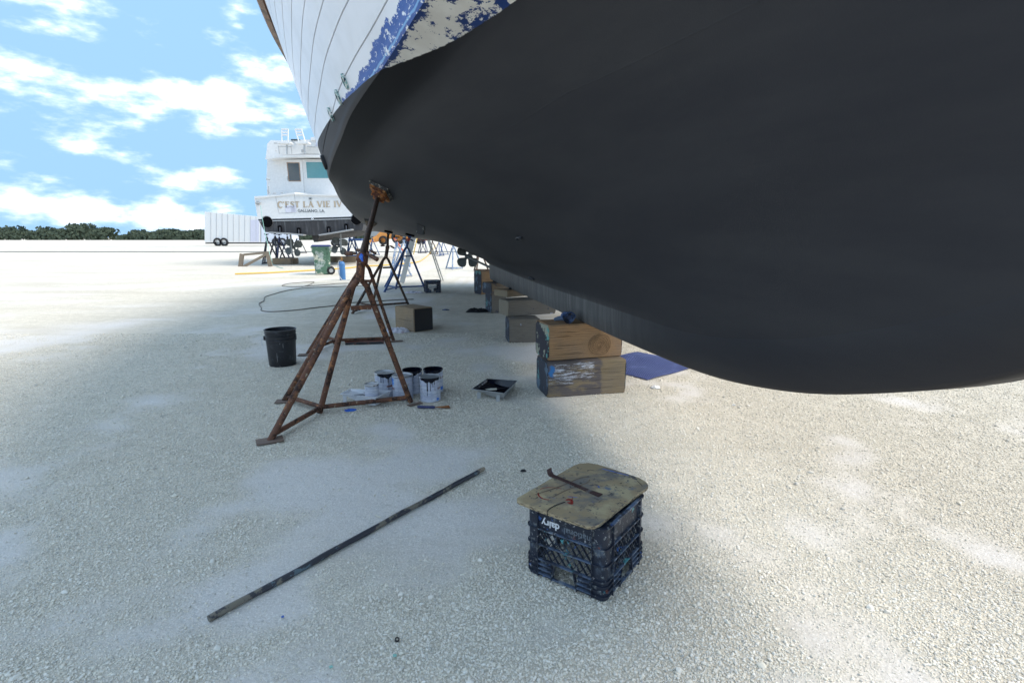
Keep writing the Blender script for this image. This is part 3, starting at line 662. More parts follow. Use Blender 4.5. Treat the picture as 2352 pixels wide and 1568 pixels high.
# ------------------------------------------------------------------ timber blocks under the keel
def rag_end(b_, L_, W_, H_, j=.006):
    pass
def block(name, fl, fr, dep, h, z, mat, endmat, label, tiltz=0, group='timber blocks under the keel', dz=0, bev=.007):
    """front-left and front-right lower corners on level z"""
    a, c = G(*fl, z), G(*fr, z); L_ = (c-a).length; ang = math.atan2(c.y-a.y, c.x-a.x)
    nrm = Vector((-math.sin(ang), math.cos(ang), 0)); ctr = (a+c)/2+nrm*dep/2
    t = thing(name, label, 'timber block', (ctr.x, ctr.y, z), ang+tiltz, group)
    bm = bmesh.new(); bmesh.ops.create_cube(bm, size=1)
    for v in bm.verts: v.co = Vector((v.co.x*(L_-.006), v.co.y*dep, (v.co.z+.5)*h))
    bmesh.ops.bevel(bm, geom=bm.edges[:], offset=bev, segments=3, affect='EDGES')
    bmesh.ops.subdivide_edges(bm, edges=[e_ for e_ in bm.edges if e_.calc_length() > .1], cuts=5, use_grid_fill=True)
    sd_ = random.random()*50
    for v in bm.verts:
        q = mnoise.noise_vector(v.co*6+Vector((sd_, 0, 0)))*.004; v.co += q
        if v.co.z < .002: v.co.z = max(v.co.z, 0)
    me = bpy.data.meshes.new('timber_body'); bm.to_mesh(me); bm.free(); me.materials.append(mat); me.shade_smooth(); me.set_sharp_from_angle(angle=math.radians(50))
    o = bpy.data.objects.new('timber_body', me); COL.objects.link(o); o.parent = t
    # painted end grain, a slab of thick paint on each end
    for sg, em in ((-1, endmat), (1, endmat)):
        b_ = B(); yz = []
        for k in range(28):
            a2 = 2*PI*k/28; cx, cz = math.cos(a2), math.sin(a2); s_ = 1/max(abs(cx), abs(cz)); s_ = min(s_, 1.28)
            yz.append(((dep/2-bev*.4)*cx*s_*.985+random.uniform(-.003,.003), h/2+(h/2-bev*.4)*cz*s_*.985+random.uniform(-.003,.003)))
        R = Matrix(((0,0,sg),(sg,0,0),(0,1,0))) if sg > 0 else Matrix(((0,0,-1),(-1,0,0),(0,1,0)))
        R = Matrix.Identity(3); vs = [Vector((sg*(L_/2-.005), y_, z_)) for y_, z_ in yz]+[Vector((sg*(L_/2+.0022), y_*.99, h/2+(z_-h/2)*.99)) for y_, z_ in yz]; n_ = 28
        b_.add(vs, [tuple(range(n_)), tuple(range(2*n_-1, n_-1, -1))]+[(i, n_+i, n_+(i+1) % n_, (i+1) % n_) for i in range(n_)]); b_.obj('painted_end', em, t, 30)
    return t, L_, ctr, ang, nrm
H1 = .295
b1 = block('timber_block', (1257,914), (1436,902), .34, H1, 0, timber_paint, endpaint, 'weathered timber block with blue and white paint smears, bottom of the nearest stack')
b2 = block('timber_block', (1259,829), (1428,818), .33, .295, H1+.004, timber, M('dark_and_green_end', (.022,.02,.03), .7, 0, [((.30,.30,.22), 4, .56, .60), ((.12,.32,.28), 7, .66, .7)]), 'warm brown timber block with a large knot, top of the nearest stack under the keel', tiltz=.012)
# cracks in the nearest blocks: thin dark splits
def crack(t, L_, dep, z0, x0, x1, amp=.006, w=.0025, x='front'):
    b_ = B(); n_ = 14; rows = []
    for i in range(n_+1):
        s = i/n_; xx = x0+(x1-x0)*s; zz = z0+amp*mnoise.noise(Vector((xx*14, z0*30, 1))); ww = w*math.sin(PI*min(.999, s*.98+.02))
        rows.append([Vector((xx, -dep/2-.0048, zz-ww)), Vector((xx, -dep/2-.0052, zz+ww))])
    b_.grid([[r[0], r[1]] for r in rows]); b_.obj('split', blackm, t, 0)
for z0, x0, x1 in ((.20,-.30,-.12),(.125,-.3,-.02),(.10,-.3,-.2),(.235,-.3,-.05),(.05,-.3,.0)): crack(b2[0], 0, .33, z0, x0, x1, .004, .0013)
for z0, x0, x1 in ((.15,-.32,.1),(.13,.0,.33),(.19,.05,.33),(.1,-.32,-.1),(.22,-.2,.33),(.06,-.1,.3)): crack(b1[0], 0, .34, z0, x0, x1, .004, .0012)
# knot on the brown block: shallow concentric growth rings
kb_ = B()
for k, r in enumerate((.018,.032,.046,.06,.075,.09)):
    pts = [Vector((.12+math.cos(a2)*r*1.15+.004*math.sin(3*a2+k), -.33/2-.0045, .115+math.sin(a2)*r*.95+.004*math.cos(2*a2+k))) for a2 in np.linspace(0, 2*PI, 30)]
    kb_.tube(pts, .0016, 5, False)
kb_.obj('knot', M('knot_ring', (.15,.085,.04), .8), b2[0], 0)
b3 = block('timber_block', (1169,788), (1240,786), .33, .30, 0, timber_g, endpaint, 'grey timber block with white paint dabs, bottom of the second stack')
a = G(1167,726,.304); c = G(1300,717,.304)
b4 = block('timber_block', (1168,727), (1276,720), .32, .20, .304, timber_g, M('bare_end_grain', (.25,.21,.15), .8), 'knotty grey timber block with blue paint stains, in the middle of the second stack')
b5 = block('timber_block', (1166,683), (1222,678), .30, .09, .508, timber_t, M('bare_end_grain2', (.25,.2,.13), .8), 'pale tan wood wedge with green paint, top of the second stack', bev=.006)
b6 = block('timber_block', (1129,719), (1163,717), .30, .40, 0, timber_g, endpaint, 'brown grey timber block with white paint band, bottom of the third stack')
b7 = block('timber_block', (1129,676), (1190,672), .30, .18, .404, timber_w, endpaint, 'dark stained timber block, top of the third stack')
b8 = block('timber_block', (1106,677), (1150,674), .34, .55, 0, timber, endpaint, 'brown timber block under the aft end of the keel, farthest stack')
# loose block on the gravel
p0 = G(893,750); pf = G(952,763.5); pr_ = G(991,755.5)
dL = (p0-pf); dR = (pr_-pf); ang = math.atan2(-dL.y, -dL.x)
Lb = .50; L_dir = -dL.normalized(); nrm = Vector((-L_dir.y, L_dir.x, 0))
t = thing('timber_block', 'loose tan timber block with black painted end lying on the gravel behind the white rag', 'timber block', pf-L_dir*Lb/2+nrm*.16, ang, 'timber blocks on the gravel')
b_ = B(); b_.box((0,0,.165), (Lb,.32,.33), None, .012); b_.obj('timber_body', timber_t, t, 40)
b_ = B(); b_.box((Lb/2,0,.165), (.006,.30,.31), None, .002); b_.obj('painted_end', endblack, t, 40)
crack(t, 0, .312, .15, -.22, .24, .006, .002)

# ------------------------------------------------------------------ milk crate with plywood lid, near right
def crate(name, label, F_, dirL, sz=.33, H=.285, detail=True, group=None, text=True):
    ex = Vector((dirL.x, dirL.y, 0)).normalized(); ey = Vector((ex.y, -ex.x, 0))
    if ey.y < 0: ey = -ey
    ctr = F_+(ex+ey)*sz/2
    # local frame: x along -ex (so the front-left face runs left to right), y away
    ang = math.atan2(-ex.y, -ex.x)
    t = thing(name, label, 'crate', (ctr.x, ctr.y, .002), ang, group)
    h = sz/2; cw = .052
    for sx in (-1, 1):
        for sy in (-1, 1):
            b_ = B(); c = Vector((sx*h, sy*h, 0)); r = .022
            for zz0, zz1, off in ((0, H, 0),):
                def arc(o_):
                    pts = [(cw, o_)]; 
                    for k in range(6):
                        a2 = PI/2*k/5; pts.append((r+(r-o_)*(-math.sin(a2)) , r+(r-o_)*(-math.cos(a2))))
                    pts.append((o_, cw)); return pts
                outer, inner = arc(0), arc(.004)
                loop = [(a_2, b2_) for a_2, b2_ in outer]+[(a_2, b2_) for a_2, b2_ in inner[::-1]]
                loop = [(c.x-sx*a_2, c.y-sy*b2_) for a_2, b2_ in loop]
                if sx*sy < 0: loop = loop[::-1]
                b_.prism(loop, zz1-zz0, None, (0,0,zz0))
            for zz in (.014,.034,.054,.074,.135,.20,H-.006):
                def arc2(o_):
                    pts = [(cw, o_)]
                    for k in range(6):
                        a2 = PI/2*k/5; pts.append((r+(r-o_)*(-math.sin(a2)), r+(r-o_)*(-math.cos(a2))))
                    pts.append((o_, cw)); return pts
                outer, inner = arc2(-.007), arc2(.002)
                loop = [(c.x-sx*a_2, c.y-sy*b2_) for a_2, b2_ in outer+inner[::-1]]
                if sx*sy < 0: loop = loop[::-1]
                b_.prism(loop, .0045, None, (0,0,zz))
            b_.obj('corner_post', crate_m, t, 35)
    for wi in range(4):
        R = Matrix.Rotation(PI/2*wi, 3, 'Z')
        def loc(x, y, z): return R @ Vector((x, -h+y, z))
        inner_w = sz-2*cw
        b_ = B(); b_.box(loc(0, .004, .2425), (inner_w if wi % 2 == 0 else inner_w, .004, .075) , R); b_.obj('name_panel', crate_m, t, 0)
        for zz, dp, th in ((.2835,.014,.005),(.2025,.012,.005),(.1375,.012,.005),(.0765,.013,.005)):
            b_ = B(); b_.box(loc(0, -.001, zz), (inner_w+.004, dp, th), R); b_.obj('ledge', ledge_m, t, 0)
        # louvred base with a hand slot
        for zz in (.0165,.0365,.0565):
            for sg in (-1, 1):
                b_ = B(); b_.box(loc(sg*(inner_w/4+.0275), -.001, zz), (inner_w/2-.055, .013, .0045), R); b_.obj('ledge', ledge_m, t, 0)
        b_ = B(); b_.box(loc(0, -.001, .0105), (.11, .013, .0045), R); b_.obj('ledge', ledge_m, t, 0)
        for sg in (-1, 1):
            b_ = B(); b_.box(loc(sg*(inner_w/4+.0275), .005, .038), (inner_w/2-.055, .003, .074), R); b_.obj('base_panel', crate_m, t, 0)
            b_ = B(); b_.beam(loc(sg*.04, -.002, .075), loc(sg*.056, -.002, .004), .014, .004, R @ Vector((1,0,0))); b_.obj('slot_cheek', crate_m, t, 0)
            b_ = B(); b_.box(loc(sg*inner_w*.5, -.002, .14), (.003,.014,.275), R); b_.obj('rib', crate_m, t, 0)
        if detail:
            z0, z1 = .080, .2005; W2 = inner_w/2; dz = z1-z0; sl = .75
            for sg in (-1, 1):
                k = -W2-dz*sl
                while k < W2+dz*sl:
                    # line x = k + sg'*(z-z0)*sl clipped to the window
                    pts = []
                    xa, xb = (k, k+dz*sl) if sg > 0 else (k+dz*sl, k)
                    za, zb = z0, z1
                    def at_x(xt): return za+(zb-za)*(xt-xa)/(xb-xa)
                    p_, q_ = [xa, za], [xb, zb]
                    for e_ in (p_, q_):
                        for lim in (-W2, W2):
                            if (lim < 0 and e_[0] < lim) or (lim > 0 and e_[0] > lim): e_[1] = at_x(lim); e_[0] = lim
                    if z0-1e-6 <= p_[1] <= z1+1e-6 and z0-1e-6 <= q_[1] <= z1+1e-6 and math.dist(p_, q_) > .02:
                        b_ = B(); b_.beam(loc(p_[0], .003+.0008*sg, p_[1]), loc(q_[0], .003+.0008*sg, q_[1]), .0075, .0034, R @ Vector((0,1,0)) if False else (R @ Vector((0,0,1)))); b_.obj('lattice_bar', crate_m, t, 0)
                    k += .030
    b_ = B(); b_.box((0,0,H-.012), (sz-.02, sz-.02, .003)); b_.obj('base_plate', crate_m, t, 0)
    return t, ctr, ang
def text_mesh(body, size, mat, parent, name, Mx, extr=.0004, font_shear=0, bold=0):
    cu = bpy.data.curves.new('t', 'FONT'); cu.body = body; cu.size = size; cu.extrude = extr; cu.offset = bold; cu.align_x = 'CENTER'; cu.align_y = 'CENTER'; cu.resolution_u = 3
    o = bpy.data.objects.new('t', cu); COL.objects.link(o); dg = bpy.context.evaluated_depsgraph_get(); dg.update()
    me = bpy.data.meshes.new_from_object(o.evaluated_get(dg)); COL.objects.unlink(o); bpy.data.objects.remove(o)
    me.materials.clear(); me.materials.append(mat); o = bpy.data.objects.new(name, me); COL.objects.link(o); o.parent = parent; o.matrix_local = Mx; return o
Fc = G(1389,1387); Lc_ = G(1209,1308)
cr, cctr, cang = crate('milk_crate', 'black milk crate covered in paint spatter under a plywood lid, nearest the camera', Fc, Lc_-Fc, .337)
cr.rotation_euler = (0, math.radians(-1.2), cang)
# lettering on the panel facing the camera: upside down
def wallM(x, z, rot): return Matrix.Translation((x, -.1685+.0012, z)) @ Matrix.Rotation(PI/2, 4, 'X') @ Matrix.Rotation(rot, 4, 'Z')
text_mesh('dairy', .040, letwhite, cr, 'lettering', wallM(-.062, .232, PI), .0008, bold=.0008)
text_mesh('national', .036, letfaint, cr, 'lettering', wallM(.052, .228, PI), .0008)
# lid
tz = .289+.012
poly_px = [(1187,1143),(1215,1127),(1262,1100),(1318,1068),(1332,1063),(1352,1062),(1375,1066),(1420,1080),(1468,1096),(1485,1106),(1489,1113),(1486,1119),(1470,1130),(1430,1160),(1392,1191),(1378,1202),(1366,1207),(1350,1208),(1335,1203),(1290,1188),(1235,1168),(1195,1153),(1188,1149)]
pp = [G(x, y, tz) for x, y in poly_px]; cx = sum(p.x for p in pp)/len(pp); cy = sum(p.y for p in pp)/len(pp)
lid = thing('plywood_lid', 'stained tan plywood square with red paint marks, lying on the black milk crate', 'board', (cx, cy, .289))
n_ = len(pp)
def ring_(z, k=1.0, j=0): return [Vector(((p.x-cx)*k+random.uniform(-j, j), (p.y-cy)*k+random.uniform(-j, j), z)) for p in pp]
b_ = B(); L0, L1 = ring_(.0105, .998), ring_(.012, .992)
b_.add(L0+L1, [tuple(range(n_-1,-1,-1)), tuple(range(n_, 2*n_))]+[(i, (i+1) % n_, n_+(i+1) % n_, n_+i) for i in range(n_)]); 
b_.obj('top_veneer', ply, lid, 30)
for k in range(4):
    b_ = B(); q = 1.0-.004*(k % 2); a1, a2_ = ring_(.0026*k, q, .0008), ring_(.0026*k+.0026, q, .0008)
    b_.add(a1+a2_, [tuple(range(n_-1,-1,-1)), tuple(range(n_, 2*n_))]+[(i, (i+1) % n_, n_+(i+1) % n_, n_+i) for i in range(n_)]); b_.obj('veneer', plyedge, lid, 30)
def decal(pts_px, w, mat, nm='paint_mark', par=lid, z=tz+.0008, closed=False):
    ps = smooth_path([G(x, y, z)-Vector((cx, cy, .289)) for x, y in pts_px], 5); bb = B(); rows = []
    for i, p in enumerate(ps):
        tg = (ps[min(i+1, len(ps)-1)]-ps[max(i-1, 0)]); tg.z = 0; tg.normalize(); s_ = Vector((-tg.y, tg.x, 0)); ww = w*(.45+.55*math.sin(PI*min(1, (i+.6)/len(ps))))*(.8+.4*random.random())
        rows.append([p-s_*ww, p+s_*ww])
    bb.grid(rows); return bb.obj(nm, mat, par, 0)
z3 = lambda pts: [(1171.4+x*.2197, 1045+y*.2197) for x, y in pts]
decal(z3([(540,352),(480,338),(400,335),(340,345),(312,362)]), .0018, red_mark)
decal(z3([(295,388),(300,420),(335,448),(372,460),(410,465)]), .0032, red_mark)
decal(z3([(585,470),(610,462),(640,470),(650,505)]), .007, red_mark); decal(z3([(600,490),(630,500),(655,512)]), .006, red_mark)
decal(z3([(612,430),(645,428),(655,450),(640,475)]), .0012, red_mark); decal(z3([(600,432),(650,435),(710,440)]), .0022, blue_mark)
decal(z3([(960,140),(1080,170),(1240,212)]), .004, blue_mark)
decal(z3([(260,410),(420,360),(560,310),(740,235),(830,225)]), .0035, M('brown_stain', (.14,.10,.07), .7)); decal(z3([(440,440),(600,360),(800,290),(835,250)]), .003, M('brown_stain2', (.17,.12,.08), .7))
decal(z3([(1330,265),(1360,295),(1385,322)]), .0016, blk_mark)
for q in range(26):
    x0 = random.uniform(250, 1250); y0 = random.uniform(150, 640)
    if abs(y0-(400+.0*x0)) > 330-.22*abs(x0-700): continue
    decal(z3([(x0, y0), (x0+random.uniform(5, 14), y0+random.uniform(-4, 4)), (x0+random.uniform(14, 30), y0+random.uniform(-6, 6))]), random.uniform(.0012, .003), random.choice([blk_mark, M('purple_speck', (.08,.06,.09), .6)]))
# dark cord bent over the edge
b_ = B(); b_.tube(smooth_path([G(1298,1152,tz+.003), G(1283,1157,tz+.003), G(1266,1165,tz+.003), G(1258,1172,tz+.003), G(1257,1179,tz-.004), G(1257,1186,tz-.02)], 4), .0017, 6)
tag(b_.obj('cord', blk_mark, None, 60), 'short thin black cord bent over the front edge of the plywood lid', 'cord')
# flat pry bar
Pa = [G(1268,1092,tz+.004), G(1283,1097,tz+.004), G(1330,1117,tz+.004), G(1355,1128,tz+.004), G(1379,1137,tz+.003)]
b_ = B(); rows = []; wds = [.012,.0085,.0085,.0095,.0145]; d = (Pa[-1]-Pa[0]); d.z = 0; d.normalize(); s_ = Vector((-d.y, d.x, 0))
hook = [(Pa[0]-d*.016+Vector((0,0,.026)), .015), (Pa[0]-d*.014+Vector((0,0,.012)), .015), (Pa[0]-d*.007+Vector((0,0,.003)), .0145)]
for p, w in hook+list(zip(Pa, wds)):
    rows.append([p-s_*w+Vector((0,0,-.002)), p-s_*w+Vector((0,0,.002)), p+s_*w+Vector((0,0,.002)), p+s_*w+Vector((0,0,-.002)), p-s_*w+Vector((0,0,-.002))])
b_.grid(rows); b_.add([v for v in rows[-1][:4]], [(0,1,2,3)]); b_.add([v for v in rows[0][:4]], [(3,2,1,0)])
tag(b_.obj('pry_bar', pry_m, None, 30), 'rusty flat pry bar with hooked end and blue paint, lying on the plywood lid', 'tool')

# smaller crate standing far off by the stands
p = G(977,673); q = G(1013,672); dd = (p-q)
c2, c2c, c2a = crate('milk_crate', 'black milk crate standing upright in the hull shade, beyond the loose timber block', q, Vector((dd.x, dd.y, 0)), .36, .285)

# ------------------------------------------------------------------ pole on the gravel
P0, P1 = G(480,1428), G(1112,1080); P0.z = P1.z = .013
t = thing('wooden_pole', 'long pole wrapped in black tape lying diagonally on the gravel', 'pole', (P0+P1)/2); o0 = (P0+P1)/2
b_ = B(); k = 26
b_.tube([P0-o0+(P1-P0)*(.965*i/k)+Vector((0,0,.0015*math.sin(i*.9)))+Vector((.003*math.sin(i*.35), 0, 0)) for i in range(k+1)], [.0122+.0007*math.sin(i*1.7) for i in range(k+1)], 12); b_.obj('shaft', pole_m, t, 60)
b_ = B(); b_.tube([P0-o0+(P1-P0)*.96, P0-o0+(P1-P0)*.99, P1-o0], [.0118,.0118,.009], 12); b_.obj('bare_tip', pole_end, t, 60)

# ------------------------------------------------------------------ bucket
p = G(650,838)
t = thing('bucket', 'black plastic bucket with white drips standing left of the nearest stand', 'bucket', (p.x, p.y, .006))
b_ = B(); b_.lathe([(.001,0),(.126,0),(.131,.006),(.1385,.17),(.143,.265),(.150,.268),(.150,.274),(.1435,.277),(.145,.305),(.152,.308),(.152,.313),(.146,.316),(.148,.336),(.154,.338),(.154,.342),(.148,.345),(.149,.366),(.156,.368),(.156,.374),(.146,.374),(.141,.27),(.126,.02),(.001,.015)], 48); b_.obj('pail', black_pl, t, 40)
hd = B(); hp = [Vector((.157*math.cos(a2)*1.0, .157*math.sin(a2)*.55-.02, .285-.13*math.sin(a2)*0-.10*math.sin(-a2))) for a2 in np.linspace(PI, 2*PI, 14)]
hd.tube([Vector((-.154,-.03,.29)), Vector((-.172,-.05,.27)), Vector((-.168,-.07,.24)), Vector((-.140,-.10,.215))], .0022, 6); hd.obj('wire_handle', wire, t, 60)
for sg in (-1, 1): b_ = B(); b_.box((sg*.152, 0 if sg > 0 else -.03, .285), (.014,.03,.045), None, .003); b_.obj('handle_ear', black_pl, t, 30)
for a2, z0, z1 in ((-1.25,.235,.30-.05),(-1.05,.195,.245),(-1.52,.055,.15),(-1.38,.0,.02)):
    b_ = B(); rr = lambda z: .131+.045*z+.0008
    rows = [[Vector((rr(z)*math.cos(a2+w), rr(z)*math.sin(a2+w), z)) for w in (-.009*(1-abs(z-(z0+z1)/2)/((z1-z0)/2)*.7), .009*(1-abs(z-(z0+z1)/2)/((z1-z0)/2)*.7))] for z in np.linspace(z0, z1, 6)]
    b_.grid(rows); b_.obj('paint_drip', M('white_drip', (.5,.5,.5), .5), t, 0)
bo = B(); bo.lathe([(.001,0),(.025,0),(.026,.14),(.02,.16),(.012,.17),(.012,.19),(.001,.19)], 16, (0,0,0), Matrix.Rotation(.35, 3, 'X')); o = bo.obj('bottle', [letwhite], None, 40); o.location = (p.x-.055, p.y+.03, .165); tag(o, 'white plastic bottle standing inside the black bucket', 'bottle')
bo = B(); bo.lathe([(.001,0),(.03,0),(.03,.13),(.026,.14),(.001,.142)], 16, (0,0,0), Matrix.Rotation(-.2, 3, 'X')); o = bo.obj('spray_can', darkst, None, 40); o.location = (p.x+.02, p.y+.045, .185); tag(o, 'grey spray can standing inside the black bucket beside a white bottle', 'can')

# ------------------------------------------------------------------ paint cans
def can(name, label, px, r=.084, h=.195, rz=0, open_=False, drips=0, lidm=None, seed=1, group='paint cans standing in a cluster', z=.004, sector=None, loops=True):
    p = G(*px) if len(px) == 2 else Vector(px); rs = random.Random(seed)
    t = thing(name, label, 'paint can', (p.x, p.y, z), rz, group)
    b_ = B(); b_.lathe([(.001,.002),(r*.96,.002),(r*.985,0),(r*1.0,.003),(r*.985,.008),(r*.985,h*.3)]+[(r*.985,h*.35),(r*.985,h-.012)], 40); b_.obj('can_body', can_m, t, 40)
    b_ = B(); b_.lathe([(r*.985,h-.012),(r*1.02,h-.008),(r*1.03,h-.002),(r*1.0,h+.002),(r*.95,h+.001),(r*.94,h-.006),(r*.88,h-.006),(r*.865,h-.002)]+([(r*.86,h-.05)] if open_ else []), 40); b_.obj('rim', wet_black if open_ else tin, t, 30)
    if open_:
        b_ = B(); b_.lathe([(r*.865,h-.05),(.001,h-.05)], 40); b_.obj('paint', wet_black, t, 30)
    else:
        b_ = B(); b_.lathe([(r*.9,h-.0015),(r*.86,h-.001),(r*.84,h-.006),(r*.5,h-.0065),(.001,h-.0065)], 40); b_.obj('lid', lidm or tinlid, t, 30)
    R_ = r*.985+.0006
    def patch(a0, a1, z0, z1, mat, nm='label_patch', k=8):
        bb = B(); bb.grid([[Vector((R_*math.cos(a2), R_*math.sin(a2), z_)) for a2 in np.linspace(a0, a1, k)] for z_ in (z0, z1)]); bb.obj(nm, mat, t, 60)
    if sector:
        for (a0, a1, z0, z1, mt) in sector: patch(a0, a1, z0, z1, mt)
    # ranks of tiny print on the label
    if h > .15:
        bb = B(); R2 = R_+.0003
        for cc in range(4):
            a0 = -2.75+cc*.62
            for rr in range(16):
                z_ = .02+rr*.0098
                if rs.random() < .25: continue
                a1 = a0+.1+rs.random()*.32
                bb.grid([[Vector((R2*math.cos(a2), R2*math.sin(a2), zz)) for a2 in np.linspace(a0, a1, 5)] for zz in (z_, z_+.003)])
        bb.obj('label_print', M('label_print_grey', (.33,.36,.46), .5), t, 60)
    if drips:
        bb = B(); R3 = R_+.0012
        for k in range(drips):
            a2 = -1.6+rs.gauss(0, .45); ln = rs.choice([.03,.05,.07,.1,.14,.18])*h/.195; w = rs.uniform(.012,.03)
            zs = np.linspace(h-.006, max(.002, h-ln), 7)
            bb.grid([[Vector((R3*math.cos(a2+q*w*(1.6 if i == 0 else .75 if i < 6 else 1.1)), R3*math.sin(a2+q*w*(1.6 if i == 0 else .75 if i < 6 else 1.1)), z_)) for q in (-1,0,1)] for i, z_ in enumerate(zs)])
        # collar of paint run over the rim
        aa = np.linspace(-2.6, -.5, 40)
        bb.grid([[Vector((R3*1.03*math.cos(a2), R3*1.03*math.sin(a2), h+.003)) for a2 in aa], [Vector((R3*math.cos(a2), R3*math.sin(a2), h-.014-.014*abs(math.sin(a2*5+seed))*math.exp(-((a2+1.6)/.7)**2)-.012*math.exp(-((a2+1.6)/.6)**2))) for a2 in aa]])
        bb.obj('paint_drip', wet_black, t, 60)
    if loops:
        for sg in (-1, 1):
            a2 = -PI/2+sg*1.05; bb = B(); n_ = Vector((math.cos(a2), math.sin(a2), 0)); R = Matrix((Vector((-n_.y, n_.x, 0)), Vector((0,0,1)), n_)).transposed()
            bb.lathe([(.011,0),(.011,.002),(.007,.004),(.004,.007),(.001,.007)], 14, n_*R_+Vector((0,0,h*.66)), R); bb.obj('handle_ear', tin, t, 40)
        if loops == 'down':
            bb = B(); a0 = -PI/2-1.05; bb.tube([Vector(((R_+.007+.004*math.sin(PI*s))*math.cos(-PI/2-1.05+2.1*s), (R_+.007+.004*math.sin(PI*s))*math.sin(-PI/2-1.05+2.1*s), h*.66-.085*math.sin(PI*s)**.8)) for s in np.linspace(0, 1, 22)], .0014, 6); bb.obj('wire_handle', wire, t, 60)
    return t
lab = lambda a: [(a, a+.45, .10, .115, redlab)]
can('paint_can', 'paint can with pale lid, black drips and maroon label band, back left of the cluster', (886,907), rz=.5, drips=9, seed=3, sector=[(-1.7,-.9,.085,.098,redlab)])
can('paint_can', 'closed paint can with blue sky label and clean rim, front left beside the stand leg', (926,914), rz=-.35, seed=4, sector=[(-2.6,-1.95,.12,.175,bluelab),(-2.6,-1.9,.085,.10,redlab),(-2.5,-1.9,.01,.02,bluelab)])
can('paint_can', 'open paint can full of black paint, middle of the back row', (948,900), rz=.2, open_=True, drips=8, seed=8, sector=[(-2.6,-2.2,.15,.18,bluelab)])
can('paint_can', 'closed paint can with long black drips and wire handle, front right of the cluster', (989,918), rz=.1, drips=11, seed=5, lidm=M('grey_lid', (.25,.26,.27), .3, .3), loops='down', sector=[(-.75,-.2,.10,.115,redlab),(-.9,-.6,.01,.03,bluelab)])
can('paint_can', 'open paint can of black paint half hidden, back right of the cluster', (996,898), rz=.1, open_=True, drips=6, seed=6, sector=[(-.8,-.1,.12,.135,redlab),(-.9,-.2,.02,.05,bluelab)])

# ------------------------------------------------------------------ paint trays
def tray(label, c4, depth, mat, innermat, legs=None, rimw=.012):
    """c4: rim corners (left-front, left-back, right-back, right-front); deep well at the right end"""
    c = sum(c4, Vector())/4; t = thing('paint_tray', label, 'paint tray', (c.x, c.y, 0)); c = Vector((c.x, c.y, 0))
    lf, lb, rb, rf = [p-c for p in c4]
    def bil(s, q, z, inset=0): 
        s = inset+(1-2*inset)*s; q = inset*1.3+(1-2.6*inset)*q
        p = (lf*(1-s)+rf*s)*(1-q)+(lb*(1-s)+rb*s)*q; return Vector((p.x, p.y, z))
    zr = c4[0].z; outer = [(0,0),(.1,0),(.3,0),(.5,0),(.7,0),(.9,0),(1,0),(1,.5),(1,1),(.9,1),(.7,1),(.5,1),(.3,1),(.1,1),(0,1),(0,.5)]
    def zb(s): return zr-.018-(depth-.018)*min(1, max(0, (s-.12)/.5))
    for nm, mt, zo, ins, in (('tray_shell', mat, -.003, 0), ('tray_liner', innermat, .0, .012)):
        b_ = B(); r0 = [bil(s, q, zr+zo*.3, ins) for s, q in outer]; r1 = [bil(s, q, zr+zo*.3, .03) for s, q in outer]; r2 = [bil(s, q, zb(s)+zo+.003, .085) for s, q in outer]
        k = len(outer); vs = r0+r1+r2
        fs = [(i, (i+1) % k, k+(i+1) % k, k+i) for i in range(k)]+[(k+i, k+(i+1) % k, 2*k+(i+1) % k, 2*k+i) for i in range(k)]
        # floor as strips front to back
        for i in range(6):
            f0, f1 = i, i+1; b0, b1 = 14-i, 13-i
            fs.append((2*k+f0, 2*k+f1, 2*k+(b1 if i < 5 else 8), 2*k+b0))
        b_.add(vs, fs); o = b_.obj(nm, mt, t, 30)
        if nm == 'tray_shell': md = o.modifiers.new('s', 'SOLIDIFY'); md.thickness = .0025; md.offset = -1
    return t, bil, zb, c
z1c = lambda x, y: (746.5+x*.1367, 815.4+y*.1367)
sh_ = Vector((0,.10,0))
tw = tray('white plastic paint tray holding grey paint, behind the base bar of the nearest stand', [sh_+G(*z1c(178,712), .085), sh_+G(*z1c(345,620), .085), sh_+G(*z1c(1090,648), .085), sh_+G(*z1c(800,772), .085)], .075, white_pl, white_pl)
b_ = B(); b_.add([tw[1](s, q, tw[2](s)+.007, .10) for s, q in ((.12,0),(.95,0),(.95,1),(.3,1))], [(0,1,2,3)]); b_.obj('paint', grey_paint, tw[0], 0)
for s in (.10,): b_ = B(); b_.box(tw[1](s, .12, .04), (.03,.01,.08), None, .002); b_.obj('tray_leg', white_pl, tw[0], 30)
b_ = B(); q0 = tw[1](.70,.05,.0); q1 = tw[1](.93,.05,0); q2 = tw[1](.93,.8,0); q3 = tw[1](.70,.8,0)
b_.add([Vector((q.x, q.y, .012)) for q in (q0,q1,q2,q3)]+[Vector((q.x*1.02, q.y*1.02, .07)) for q in (q0,q1,q2,q3)], [(3,2,1,0),(0,1,5,4),(1,2,6,5),(2,3,7,6),(3,0,4,7)]); b_.obj('tray_well', white_pl, tw[0], 20)
cpx = tw[1](.74,.38,0)+tw[3]
can('paint_can', 'small white tin with ringed sides standing in the white paint tray', (cpx.x, cpx.y, 0), r=.055, h=.118, z=.050, rz=.3, loops=False, seed=9, group=None)
zt_ = lambda x, y: (1056.6+x*.07327, 838.3+y*.07327)
tb = tray('metal roller tray coated in wet black paint between the cans and timber stack', [G(*zt_(345,745), .075), G(*zt_(845,418), .075), G(*zt_(1810,482), .075), G(*zt_(1390,885), .075)], .055, alu, wet_black)
for s, q in ((.22,.04),(.80,.03)):
    b_ = B(); pp_ = tb[1](s, q, 0); b_.box((pp_.x, pp_.y-.012, .028), (.030,.004,.056)); b_.obj('tray_leg', alu, tb[0], 0)
bs = B(); q0, q1 = tb[1](.25,.30,.045)+tb[3], tb[1](.8,.62,.04)+tb[3]
